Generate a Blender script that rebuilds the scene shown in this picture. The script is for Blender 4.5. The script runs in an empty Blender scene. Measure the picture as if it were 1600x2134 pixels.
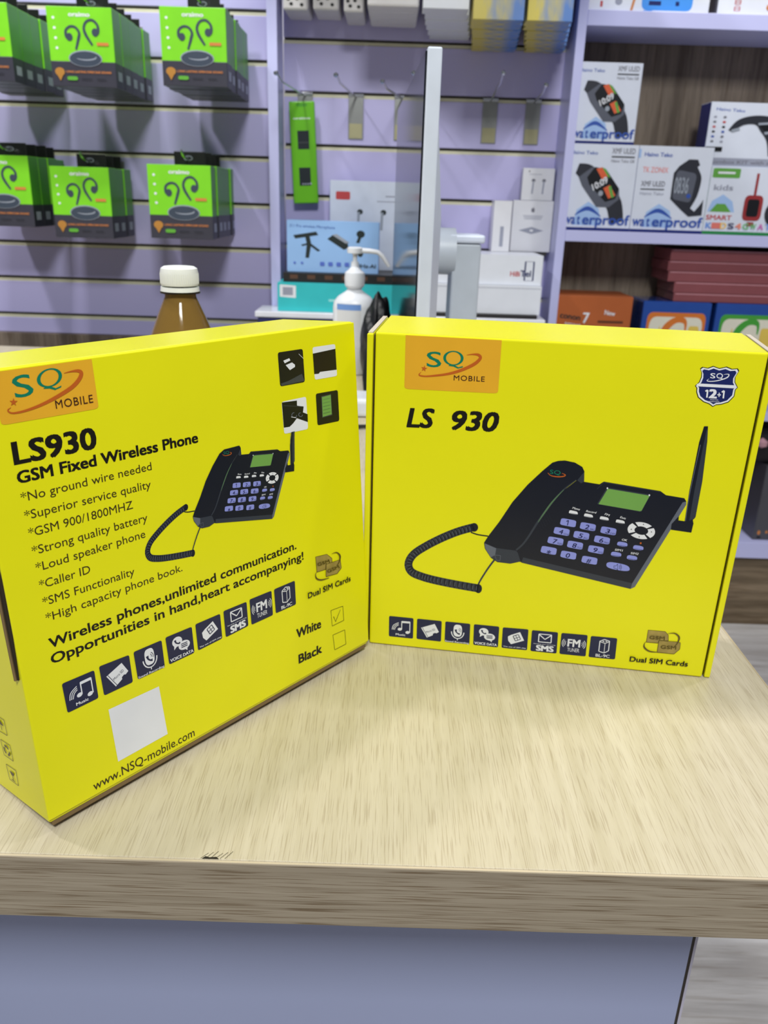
import bpy, bmesh, math, random
import numpy as np
from mathutils import Vector, Matrix, noise
from mathutils.geometry import tessellate_polygon
random.seed(7)
S = bpy.context.scene
C = S.collection

# ------------------------------------------------------------------ camera
F, PITCH, ROLL, CAMH = 1713.54, 0.36465, -0.03193, 0.28309
def cam_axes():
    f = Vector((0, math.cos(PITCH), -math.sin(PITCH)))
    r = Vector((1, 0, 0)); d = f.cross(r)
    c, s = math.cos(ROLL), math.sin(ROLL)
    return c*r + s*d, -s*r + c*d, f
RGT, DWN, FWD = cam_axes()
CAM = Vector((0, 0, CAMH))
cd = bpy.data.cameras.new('camera'); co = bpy.data.objects.new('camera', cd); C.objects.link(co)
cd.sensor_fit = 'HORIZONTAL'; cd.sensor_width = 36.0; cd.lens = 36.0*F/1600.0
cd.clip_start = 0.02; cd.clip_end = 60
cd.dof.use_dof = True; cd.dof.focus_distance = 0.41; cd.dof.aperture_fstop = 23.0
m = Matrix.Identity(4)
for i in range(3):
    m[i][0] = RGT[i]; m[i][1] = -DWN[i]; m[i][2] = -FWD[i]; m[i][3] = CAM[i]
co.matrix_world = m
S.camera = co

# ------------------------------------------------------------------ world, lights, exposure
S.view_settings.view_transform = 'Standard'; S.view_settings.look = 'None'
S.view_settings.exposure = 0.0; S.view_settings.gamma = 1.0; S.view_settings.use_curve_mapping = False
W = bpy.data.worlds.new('shop_light'); S.world = W; W.use_nodes = True
W.node_tree.nodes['Background'].inputs[0].default_value = (0.93, 0.96, 1.0, 1)
W.node_tree.nodes['Background'].inputs[1].default_value = 0.18
def area(name, loc, size, power, aim=(0, 0, -1), col=(1, .985, .97), sy=None):
    l = bpy.data.lights.new(name, 'AREA'); l.energy = power; l.color = col
    l.size = size
    if sy: l.shape = 'RECTANGLE'; l.size_y = sy
    o = bpy.data.objects.new(name, l); C.objects.link(o); o.location = loc
    o.rotation_euler = Vector(aim).to_track_quat('-Z', 'Y').to_euler()
    return o
area('ceiling_light_panel', (0.15, -0.95, 1.72), 0.42, 41, (-.08, 1.6, -1.45), (.985, 1, .965))
area('ceiling_light_panel', (-0.55, 0.86, 1.95), 0.15, 17, (-.05, .75, -1))
area('ceiling_light_panel', (-1.30, 0.86, 1.95), 0.15, 19, (.4, .75, -1))
area('ceiling_light_panel', (1.0, 0.90, 1.95), 0.16, 13, (-.0, .7, -1))

# ------------------------------------------------------------------ pixel rays -> points on real planes
def ray(px, py):
    return RGT*((px-800)/F) + DWN*((py-1067)/F) + FWD
def at(px, py, Y):
    d = ray(px, py); return CAM + d*(Y/d.y)
def gz(px, py, z=0.0):
    d = ray(px, py); return CAM + d*((z-CAMH)/d.z)
def zat(px, py, Y): return at(px, py, Y).z
def xat(px, py, Y): return at(px, py, Y).x

# ------------------------------------------------------------------ materials
def lin(c):
    out = []
    for v in c[:3]:
        v /= 255.0
        out.append(v/12.92 if v <= .04045 else ((v+.055)/1.055)**2.4)
    return (*out, 1)
_m = {}
def mat(name, rgb, rough=.5, metal=0., spec=.5, var=.04, scale=30, bump=0., coat=0., trans=0., ior=1.45, bscale=None):
    if name in _m: return _m[name]
    M = bpy.data.materials.new(name); M.use_nodes = True
    nt = M.node_tree; b = nt.nodes['Principled BSDF']
    tc = nt.nodes.new('ShaderNodeTexCoord')
    nz = nt.nodes.new('ShaderNodeTexNoise'); nz.inputs['Scale'].default_value = scale
    nt.links.new(tc.outputs['Object'], nz.inputs['Vector'])
    rp = nt.nodes.new('ShaderNodeValToRGB')
    c = lin(rgb)
    rp.color_ramp.elements[0].position = .3; rp.color_ramp.elements[1].position = .7
    rp.color_ramp.elements[0].color = (*[v*(1-var) for v in c[:3]], 1)
    rp.color_ramp.elements[1].color = (*[min(1, v*(1+var)) for v in c[:3]], 1)
    nt.links.new(nz.outputs['Fac'], rp.inputs['Fac']); nt.links.new(rp.outputs['Color'], b.inputs['Base Color'])
    b.inputs['Roughness'].default_value = rough; b.inputs['Metallic'].default_value = metal
    b.inputs['Specular IOR Level'].default_value = spec; b.inputs['IOR'].default_value = ior
    b.inputs['Coat Weight'].default_value = coat; b.inputs['Coat Roughness'].default_value = .08
    b.inputs['Transmission Weight'].default_value = trans
    if bump:
        n2 = nt.nodes.new('ShaderNodeTexNoise'); n2.inputs['Scale'].default_value = bscale or scale
        nt.links.new(tc.outputs['Object'], n2.inputs['Vector'])
        bp = nt.nodes.new('ShaderNodeBump'); bp.inputs['Strength'].default_value = bump; bp.inputs['Distance'].default_value = .01
        nt.links.new(n2.outputs['Fac'], bp.inputs['Height']); nt.links.new(bp.outputs['Normal'], b.inputs['Normal'])
    _m[name] = M
    return M
def wood(name, light, dark, grain, rough=.4, axis='Y', spec=.4, mix=(.34, .70), pores=(700, 28), pore=.5, pore_at=(.33, .43)):
    """laminate wood: low-contrast bands plus fine dark pores, both stretched along one axis"""
    M = bpy.data.materials.new(name); M.use_nodes = True
    nt = M.node_tree; b = nt.nodes['Principled BSDF']; tc = nt.nodes.new('ShaderNodeTexCoord')
    def noise_along(across, along, detail, rgh, dist=0.):
        mp = nt.nodes.new('ShaderNodeMapping')
        mp.inputs['Scale'].default_value = {'X': (along, across, across), 'Y': (across, along, across), 'Z': (across, across, along)}[axis]
        nt.links.new(tc.outputs['Object'], mp.inputs['Vector'])
        n = nt.nodes.new('ShaderNodeTexNoise'); n.inputs['Scale'].default_value = 1.0
        n.inputs['Detail'].default_value = detail; n.inputs['Roughness'].default_value = rgh; n.inputs['Distortion'].default_value = dist
        nt.links.new(mp.outputs['Vector'], n.inputs['Vector']); return n
    n1 = noise_along(grain, 1.6, 7, .7, .15)
    rp = nt.nodes.new('ShaderNodeValToRGB'); e = rp.color_ramp.elements
    e[0].position = mix[0]; e[1].position = mix[1]; e[0].color = lin(dark); e[1].color = lin(light)
    nt.links.new(n1.outputs['Fac'], rp.inputs['Fac'])
    n2 = noise_along(pores[0], pores[1], 2, .5)
    r2 = nt.nodes.new('ShaderNodeValToRGB'); r2.color_ramp.elements[0].position = pore_at[0]; r2.color_ramp.elements[1].position = pore_at[1]
    r2.color_ramp.elements[0].color = (.50, .42, .33, 1); r2.color_ramp.elements[1].color = (1, 1, 1, 1)
    nt.links.new(n2.outputs['Fac'], r2.inputs['Fac'])
    mx = nt.nodes.new('ShaderNodeMix'); mx.data_type = 'RGBA'; mx.blend_type = 'MULTIPLY'; mx.inputs[0].default_value = pore
    nt.links.new(rp.outputs['Color'], mx.inputs[6]); nt.links.new(r2.outputs['Color'], mx.inputs[7])
    nt.links.new(mx.outputs[2], b.inputs['Base Color'])
    b.inputs['Roughness'].default_value = rough; b.inputs['Specular IOR Level'].default_value = spec
    _m[name] = M
    return M

LAV = mat('lavender_laminate', (196, 198, 242), .35, var=.015, scale=4)
SLAT = mat('lavender_slat_laminate', (186, 182, 228), .4, var=.02, scale=3)
SLOT = mat('slot_insert', (205, 203, 178), .45)
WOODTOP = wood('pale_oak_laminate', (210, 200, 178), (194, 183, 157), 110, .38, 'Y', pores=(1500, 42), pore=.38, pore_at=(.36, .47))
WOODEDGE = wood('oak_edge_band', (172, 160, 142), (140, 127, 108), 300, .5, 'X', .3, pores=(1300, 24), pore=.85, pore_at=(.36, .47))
WOODBACK = wood('brown_wood_panel', (150, 136, 122), (98, 86, 76), 22, .5, 'Z', .3, mix=(.40, .66), pores=(120, 8))
WOODLOW = wood('brown_wood_plinth', (150, 132, 110), (104, 90, 72), 26, .5, 'X', .3, mix=(.40, .66), pores=(120, 8))
FLOORM = wood('grey_floor_planks', (204, 202, 202), (164, 160, 158), 26, .4, 'X', .4, mix=(.40, .66), pores=(150, 9), pore=.3)
EDGELINE = mat('pale_edge_line', (205, 190, 165), .4)
DARKLINE = mat('dark_seam', (52, 44, 36), .6)
PANELF = mat('grey_lavender_panel', (160, 168, 204), .32, var=.02, scale=5)
YEL = mat('yellow_print', (230, 226, 12), .30, spec=.45, var=.015, scale=9, bump=.10, bscale=14)
KRAFT = mat('kraft_cardboard', (120, 98, 66), .8)
RAWCARD = mat('raw_card_edge', (196, 186, 172), .8)
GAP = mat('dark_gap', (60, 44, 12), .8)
TAN = mat('tan_logo_print', (228, 170, 40), .32)
TEALP = mat('green_logo_print', (8, 120, 92), .32)
ORNP = mat('orange_logo_print', (188, 92, 28), .32)
BLK = mat('black_print', (18, 14, 8), .34)
GREYTXT = mat('dark_grey_print', (58, 48, 14), .34)
NAVY = mat('navy_print', (27, 33, 68), .32)
NAVYB = mat('navy_badge_print', (22, 34, 96), .32)
WHT = mat('white_print', (226, 228, 236), .34)
PLUM = mat('plum_print', (52, 18, 18), .34)
PHB = mat('phone_black_print', (12, 18, 34), .32)
PHG = mat('phone_grey_print', (48, 54, 66), .32)
PHL = mat('phone_lightgrey_print', (96, 102, 116), .32)
PHS = mat('phone_sheen_print', (84, 116, 84), .32)
LCD = mat('lcd_green_print', (112, 162, 78), .32)
KEYB = mat('key_blue_print', (138, 146, 220), .32)
KEYD = mat('key_digit_print', (20, 26, 84), .32)
OLIV = mat('gold_card_print', (158, 138, 72), .32, var=.2, scale=120)
OLIVD = mat('gold_outline_print', (92, 78, 24), .32)

# ------------------------------------------------------------------ mesh building
class MB:
    def __init__(s): s.v = []; s.f = []; s.mi = []; s.sm = []; s.mats = []
    def m(s, M):
        if M not in s.mats: s.mats.append(M)
        return s.mats.index(M)
    def add(s, vs, fs, M, smooth=False):
        o = len(s.v); k = s.m(M)
        s.v += [tuple(v) for v in vs]
        for f in fs:
            s.f.append(tuple(i+o for i in f)); s.mi.append(k); s.sm.append(smooth)
    def box(s, x0, x1, y0, y1, z0, z1, M, bev=0., seg=2):
        if x0 > x1: x0, x1 = x1, x0
        if y0 > y1: y0, y1 = y1, y0
        if z0 > z1: z0, z1 = z1, z0
        b = bmesh.new(); bmesh.ops.create_cube(b, size=1)
        for v in b.verts:
            v.co = ((x0+x1)/2+v.co.x*(x1-x0), (y0+y1)/2+v.co.y*(y1-y0), (z0+z1)/2+v.co.z*(z1-z0))
        if bev > 0:
            bev = min(bev, .45*min(x1-x0, y1-y0, z1-z0))
            bmesh.ops.bevel(b, geom=b.edges[:], offset=bev, segments=seg, profile=.5, affect='EDGES')
        b.verts.index_update()
        s.add([v.co[:] for v in b.verts], [[v.index for v in f.verts] for f in b.faces], M)
        b.free()
    def hexa(s, p, M):   # 8 points: bottom 4 then top 4 (ccw)
        s.add(p, [(3, 2, 1, 0), (4, 5, 6, 7), (0, 1, 5, 4), (1, 2, 6, 5), (2, 3, 7, 6), (3, 0, 4, 7)], M)
    def lathe(s, prof, M, n=40, c=(0, 0, 0), sx=1., sy=1., cap=True):
        vs = []; fs = []
        for r, z in prof:
            for k in range(n):
                a = 2*math.pi*k/n; vs.append((c[0]+r*sx*math.cos(a), c[1]+r*sy*math.sin(a), c[2]+z))
        L = len(prof)
        for i in range(L-1):
            for k in range(n):
                fs.append((i*n+k, i*n+(k+1) % n, (i+1)*n+(k+1) % n, (i+1)*n+k))
        s.add(vs, fs, M, True)
        if cap:
            s.add(vs[:n], [tuple(range(n))[::-1]], M); s.add(vs[-n:], [tuple(range(n))], M)
    def tube(s, pts, r, M, n=10, closed=False):
        pts = [Vector(p) for p in pts]; rs = r if isinstance(r, (list, tuple)) else [r]*len(pts)
        vs = []; fs = []; up = None
        for i, p in enumerate(pts):
            t = (pts[min(i+1, len(pts)-1)]-pts[max(i-1, 0)]).normalized()
            if up is None:
                up = Vector((0, 0, 1)) if abs(t.z) < .9 else Vector((1, 0, 0))
            a = t.cross(up).normalized(); b = a.cross(t).normalized(); up = b
            for k in range(n):
                q = 2*math.pi*k/n; vs.append(p + a*(rs[i]*math.cos(q)) + b*(rs[i]*math.sin(q)))
        for i in range(len(pts)-1):
            for k in range(n):
                fs.append((i*n+k, i*n+(k+1) % n, (i+1)*n+(k+1) % n, (i+1)*n+k))
        s.add(vs, fs, M, True)
        s.add(vs[:n], [tuple(range(n))[::-1]], M); s.add(vs[-n:], [tuple(range(n))], M)
    def build(s, name, parent=None, loc=None):
        me = bpy.data.meshes.new(name); me.from_pydata(s.v, [], s.f)
        for M in s.mats: me.materials.append(M)
        me.polygons.foreach_set('material_index', s.mi); me.polygons.foreach_set('use_smooth', s.sm)
        me.update()
        b = bmesh.new(); b.from_mesh(me)
        if not getattr(s, 'flat', False):
            bmesh.ops.recalc_face_normals(b, faces=b.faces[:])
            for e in b.edges:
                if len(e.link_faces) == 2 and e.calc_face_angle(0) > .6: e.smooth = False
        b.to_mesh(me); b.free()
        o = bpy.data.objects.new(name, me); C.objects.link(o)
        if parent: o.parent = parent
        if loc: o.location = loc
        return o
def tag(o, label=None, cat=None, group=None, kind=None):
    if label: o['label'] = label
    if cat: o['category'] = cat
    if group: o['group'] = group
    if kind: o['kind'] = kind
    return o
def thing(name, label, cat, loc=(0, 0, 0), group=None, M=None):
    o = bpy.data.objects.new(name, None); C.objects.link(o); o.empty_display_size = .02
    if M is not None: o.matrix_world = M
    else: o.location = loc
    return tag(o, label, cat, group)
def copy_tree(o, parent=None):
    c = o.copy(); C.objects.link(c); c.parent = parent
    for ch in list(o.children): copy_tree(ch, c)
    return c

# ------------------------------------------------------------------ flat printing on a real face
_tx = {}
def text_geo(t, bold=0., sp=1.):
    k = (t, bold, sp)
    if k in _tx: return _tx[k]
    cu = bpy.data.curves.new('t', 'FONT'); cu.body = t; cu.resolution_u = 3; cu.offset = bold; cu.space_character = sp
    ob = bpy.data.objects.new('t', cu); C.objects.link(ob)
    bpy.context.view_layer.update()
    me = bpy.data.meshes.new_from_object(ob.evaluated_get(bpy.context.evaluated_depsgraph_get()))
    vs = [(v.co.x, v.co.y) for v in me.vertices]; fs = [tuple(p.vertices) for p in me.polygons]
    bpy.data.objects.remove(ob); bpy.data.curves.remove(cu); bpy.data.meshes.remove(me)
    _tx[k] = (vs, fs)
    return _tx[k]
CAPH = max(y for _, y in text_geo('H')[0])
def smooth_path(pts, n=6):
    out = []; P = [np.array(p, float) for p in pts]
    for i in range(len(P)-1):
        p0 = P[max(i-1, 0)]; p1 = P[i]; p2 = P[i+1]; p3 = P[min(i+2, len(P)-1)]
        for k in range(n):
            t = k/n
            out.append(.5*((2*p1)+(-p0+p2)*t+(2*p0-5*p1+4*p2-p3)*t*t+(-p0+3*p1-3*p2+p3)*t**3))
    out.append(P[-1])
    return [tuple(p) for p in out]
class Print:
    """collects layered flat shapes in face coordinates (u right, v up) of one printed face"""
    def __init__(s, place, base=.00012, step=.00003):
        s.place = place; s.z = base; s.step = step; s.base = base; s.fix = False; s.mb = MB(); s.mb.flat = True; s.T = lambda x, y: (x, y)
    def lay(s, n):   # print everything that follows at one ink level
        s.fix = True; s.z = s.base+n*s.step
    def emit(s, pts, faces, M):
        vs = [s.place(*s.T(x, y), s.z) for x, y in pts]
        s.mb.add(vs, faces, M)
        if not s.fix: s.z += s.step
    def poly(s, pts, M):
        tri = tessellate_polygon([[Vector((x, y, 0)) for x, y in pts]])
        s.emit(pts, [tuple(t) for t in tri], M)
    def rect(s, x0, y0, x1, y1, M): s.poly([(x0, y0), (x1, y0), (x1, y1), (x0, y1)], M)
    def rquad(s, q, r, M, n=4):    # quad with rounded corners, r as a fraction of the sides
        pts = []
        for i in range(4):
            p = np.array(q[i], float); a = np.array(q[i-1], float); b = np.array(q[(i+1) % 4], float)
            rr = r[i] if isinstance(r, (list, tuple)) else r
            pa = p+(a-p)*rr; pb = p+(b-p)*rr
            if rr == 0: pts.append(tuple(p)); continue
            for k in range(n+1):
                t = k/n; pts.append(tuple((1-t)**2*pa+2*t*(1-t)*p+t*t*pb))
        s.poly(pts, M)
    def ell(s, cx, cy, rx, ry, M, rot=0., n=20):
        c, q = math.cos(rot), math.sin(rot)
        s.poly([(cx+rx*math.cos(a)*c-ry*math.sin(a)*q, cy+rx*math.cos(a)*q+ry*math.sin(a)*c)
                for a in [2*math.pi*k/n for k in range(n)]], M)
    def stroke(s, pts, w, M, smooth=True, closed=False):
        ws = w if isinstance(w, (list, tuple)) else [w]*len(pts)
        q = [(p[0], p[1], ww) for p, ww in zip(pts, ws)]
        if closed: q.append(q[0])
        if smooth: q = smooth_path(q)
        vs = []; fs = []
        for i in range(len(q)):
            a = q[max(i-1, 0)]; b = q[min(i+1, len(q)-1)]
            if closed and (i == 0 or i == len(q)-1): a = q[-2]; b = q[1]
            dx, dy = b[0]-a[0], b[1]-a[1]; L = math.hypot(dx, dy) or 1
            nx, ny = -dy/L, dx/L; h = q[i][2]/2
            vs += [(q[i][0]+nx*h, q[i][1]+ny*h), (q[i][0]-nx*h, q[i][1]-ny*h)]
            if i: fs.append((2*i-2, 2*i-1, 2*i+1, 2*i))
        s.emit(vs, fs, M)
    def lines(s, pts, w, M, closed=False):
        n = len(pts)
        for i in range(n if closed else n-1): s.stroke([pts[i], pts[(i+1) % n]], w, M, smooth=False)
    def arc(s, cx, cy, r, a0, a1, w, M, n=8, ry=None):
        ry = ry or r
        s.stroke([(cx+r*math.cos(math.radians(a0+(a1-a0)*k/n)), cy+ry*math.sin(math.radians(a0+(a1-a0)*k/n))) for k in range(n+1)], w, M, smooth=False)
    def text(s, t, p0, p1, cap, M, bold=0., shear=0., flip=False, sp=1.):
        """t fitted between baseline points p0, p1 (in current coordinates); flip: y of the coordinates points down"""
        vs, fs = text_geo(t, 0., sp)
        x0 = min(v[0] for v in vs); x1 = max(v[0] for v in vs)
        p0 = np.array(p0, float); p1 = np.array(p1, float); d = p1-p0; L = np.hypot(*d); d = d/L
        up = np.array([d[1], -d[0]]) if flip else np.array([-d[1], d[0]])
        sx = L/(x1-x0+shear*CAPH); sy = cap/CAPH
        z = s.z; b = bold*1.1; fix = s.fix; s.fix = True
        offs = [(0, 0)] if bold < .004 else [(-b, -b*.6), (b, -b*.6), (b, b*.6), (-b, b*.6), (0, 0)]
        for i, (ox, oy) in enumerate(offs):
            s.z = z+i*s.step*.3
            s.emit([tuple(p0+d*((vx-x0+shear*vy+ox)*sx)+up*((vy+oy)*sy)) for vx, vy in vs], fs, M)
        s.fix = fix; s.z = z if fix else z+s.step*(1 if len(offs) == 1 else 2)
    def build(s, name, parent): return s.mb.build(name, parent)

def front_place(y0=0.): return lambda u, v, d: (u, y0-d, v)

# ------------------------------------------------------------------ setting
FZ = -0.675
YF, YB = 1.80, 1.90
b = MB(); b.box(-3.2, 3.2, -2.2, 2.6, FZ-.05, FZ, FLOORM); tag(b.build('floor'), kind='structure')
b = MB(); b.box(-3.2, 3.2, 2.45, 2.6, FZ, 2.4, mat('back_wall_paint', (190, 188, 205), .6)); tag(b.build('wall_back'), kind='structure')

def slat_wall(name, x0, x1, z0, z1, slots, label):
    t = thing(name, label, 'slat wall', ((x0+x1)/2, YB, z0))
    X = (x0+x1)/2; zs = [z0]+sorted(slots)+[z1]
    bk = MB(); bk.box(x0-X, x1-X, .012, .03, 0, z1-z0, mat('slot_shadow_backing', (110, 106, 96), .6)); bk.build('slot_backing', t)
    for a, c in zip(zs[:-1], zs[1:]):
        q = MB(); lo = a+.0045 if a != z0 else a; hi = c-.0070 if c != z1 else c
        q.box(x0-X, x1-X, 0, .012, lo-z0, hi-z0, SLAT, .0008)
        q.build('slat_board', t)
    for c in slots:
        q = MB(); q.box(x0-X, x1-X, .0015, .012, c-.0070-z0, c-.0010-z0, SLOT); q.build('slot_insert_strip', t)
    return t
PLx0, PLx1 = -0.2545, -0.2345
PRx0, PRx1 = 0.339, 0.357
ZT = 0.80
slat_wall('slat_wall', -1.5, PLx0, -.028, ZT, [.012, .092, .168, .260, .354, .446, .535, .625, .715],
          'lavender slatted display wall on the left, hung with green earbud boxes')
slat_wall('slat_wall', PLx1, PRx0, -.05, ZT, [.081, .181, .281, .381, .481, .578, .68],
          'lavender slatted display wall behind the monitor, between the two posts')
q = MB(); q.box(-1.5, PLx0, YB-.012, YB+.03, FZ, -.0285, WOODBACK, .001)
tag(q.build('wall_cladding'), 'brown wood cladding below the left slatted wall', 'wall panel')

# posts and bookcase: one fixed shop fitting per carcass
q = MB(); q.box(PLx0, PLx1, YF, YB-.0125, FZ, ZT, LAV, .001)
tag(q.build('divider_post'), 'tall lavender upright board left of the monitor', 'post')
case = thing('shelf_unit', 'lavender shelf unit on the right with brown wood back, holding watch boxes', 'shelf', (PRx0, YF, FZ))
XR = 1.45
def cpart(name, x0, x1, y0, y1, z0, z1, M, bev=.001):
    q = MB(); q.box(x0-PRx0, x1-PRx0, y0-YF, y1-YF, z0-FZ, z1-FZ, M, bev); return q.build(name, case)
SBK = 1.985
PRi = .3465
cpart('side_panel', PRx0, PRi, YF+.0125, SBK, FZ, ZT, LAV)
cpart('front_stile', PRx0, PRx1, YF, YF+.012, FZ, ZT, LAV)
cpart('side_panel', XR-.02, XR, YF, SBK, FZ, ZT, LAV)
cpart('back_panel', PRi, XR-.02, SBK-.012, SBK, FZ, ZT, WOODBACK, 0)
ZS = [(.602, .629), (.2105, .2325), (-.158, -.137), (-.492, -.452)]
for a, c in ZS: cpart('shelf_board', PRx1, XR-.02, YF, SBK-.013, a, c, LAV)
cpart('plinth', PRx1, XR-.02, YF+.012, YF+.03, FZ, -.4925, WOODLOW)

q = MB(); q.box(PLx1+.0005, PRx0-.0005, 1.30, YB-.001, ZT+.0005, ZT+.022, LAV, .001)  # unseen board added overhead to block light from the centre bay
tag(q.build('added_shade_board_1'), kind='structure')
# ledge below the centre bay (white top, blue front strip)
ZL = zat(620, 651, 1.70)
led = thing('display_ledge', 'white topped ledge with dark blue front strip under the teal box', 'ledge', (.02, 1.79, FZ))
q = MB(); q.box(-.275, .315, -.09, .0085, ZL-.012-FZ, ZL-FZ, mat('white_gloss', (232, 234, 244), .2), .002); q.build('top_board', led)
q = MB(); q.box(-.27, .31, -.085, .0085, 0, ZL-.0125-FZ, mat('dark_blue_front', (52, 58, 120), .35), .001); q.build('front_panel', led)
led.location.x = 0.0

# ------------------------------------------------------------------ counter
TX, TF, TB, TT = 0.2485, 0.2905, 1.56, 0.036
ctop = thing('counter_worktop', 'pale oak laminate worktop the two yellow boxes stand on', 'countertop', (TX, TF, -TT))
q = MB(); q.box(-1.9, -.0015, .0015, TB-TF, 0, TT, WOODTOP, .0006); q.build('worktop', ctop)
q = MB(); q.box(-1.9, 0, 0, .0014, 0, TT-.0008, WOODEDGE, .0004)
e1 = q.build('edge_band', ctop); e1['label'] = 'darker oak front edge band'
q = MB(); q.box(-1.9, -.0015, .0002, .0014, TT-.0016, TT-.0003, EDGELINE); q.build('edge_bead', ctop)
q = MB(); q.box(-.0014, 0, .0016, TB-TF, 0, TT-.0004, mat('side_band', (188, 172, 140), .45), .0004); q.build('edge_band', ctop)
# chip on the front edge
q = Print(lambda u, v, d: (u, v, TT+d), base=.0002)
cp = gz(436, 1790); cx, cy = cp.x-TX, cp.y-TF
CHIP = mat('dark_chip', (40, 34, 26), .8)
q.poly([(cx-.0035, .0016), (cx-.002, .0032), (cx, .0026), (cx+.003, .0030), (cx+.0045, .0016)], CHIP)
for k in range(6):
    x = cx-.004+.0022*k; q.stroke([(x, .0018), (x+.003, .0052+.0006*(k % 3))], .0002, CHIP, smooth=False)
q.build('edge_chip', ctop)
# cabinet under the worktop
PY = 0.39
px_r = at(1451, 1975, PY).x
cab = thing('counter_cabinet', 'grey lavender counter front below the oak worktop edge', 'counter', (px_r, PY, FZ))
q = MB(); q.box(-1.9, -.0035, 0, .018, 0, -TT-FZ-.0002, PANELF, .0005); q.build('front_panel', cab)
q = MB(); q.box(-.0034, -.0016, .0006, .018, 0, -TT-FZ-.0002, DARKLINE); q.build('edge_seam', cab)
q = MB(); q.box(-.0016, 0, .0003, TB-PY-.25, 0, -TT-FZ-.0002, mat('cab_side', (190, 186, 205), .4)); q.build('side_panel', cab)

# ------------------------------------------------------------------ the two yellow phone boxes
BW, BH, BD, RIM = 0.2277, 0.210, 0.0602, 0.00505
def box_matrix(x, y, a, tilt, lift):
    u = Vector((math.cos(a), math.sin(a), 0)); n = Vector((-math.sin(a), math.cos(a), 0)); z = Vector((0, 0, 1))
    up = math.cos(tilt)*z+math.sin(tilt)*n; nn = math.cos(tilt)*n-math.sin(tilt)*z
    M = Matrix.Identity(4)
    for i in range(3): M[i][0] = u[i]; M[i][1] = nn[i]; M[i][2] = up[i]
    M[0][3], M[1][3], M[2][3] = x, y, lift
    return M
MR = box_matrix(-0.0072, 0.49018, -0.14026, -0.03563, .0004)
ML = box_matrix(-0.15096, 0.30434, 0.88779, 0.08591, max(BD*math.sin(.08591), 0)+.0003)
def uvf(M):
    I = M.inverted()
    def f(px, py):
        o = I @ CAM; d = I.to_3x3() @ ray(px, py); t = -o.y/d.y; p = o+d*t
        return (p.x, p.z)
    return f
def uvs(M, x0):
    I = M.inverted()
    def f(px, py):
        o = I @ CAM; d = I.to_3x3() @ ray(px, py); t = (x0-o.x)/d.x; p = o+d*t
        return (-p.y, p.z)
    return f
def crop(fn, ox, oy, s): return lambda x, y: fn(ox+x/s, oy+y/s)
FR, FL = uvf(MR), uvf(ML)

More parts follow.
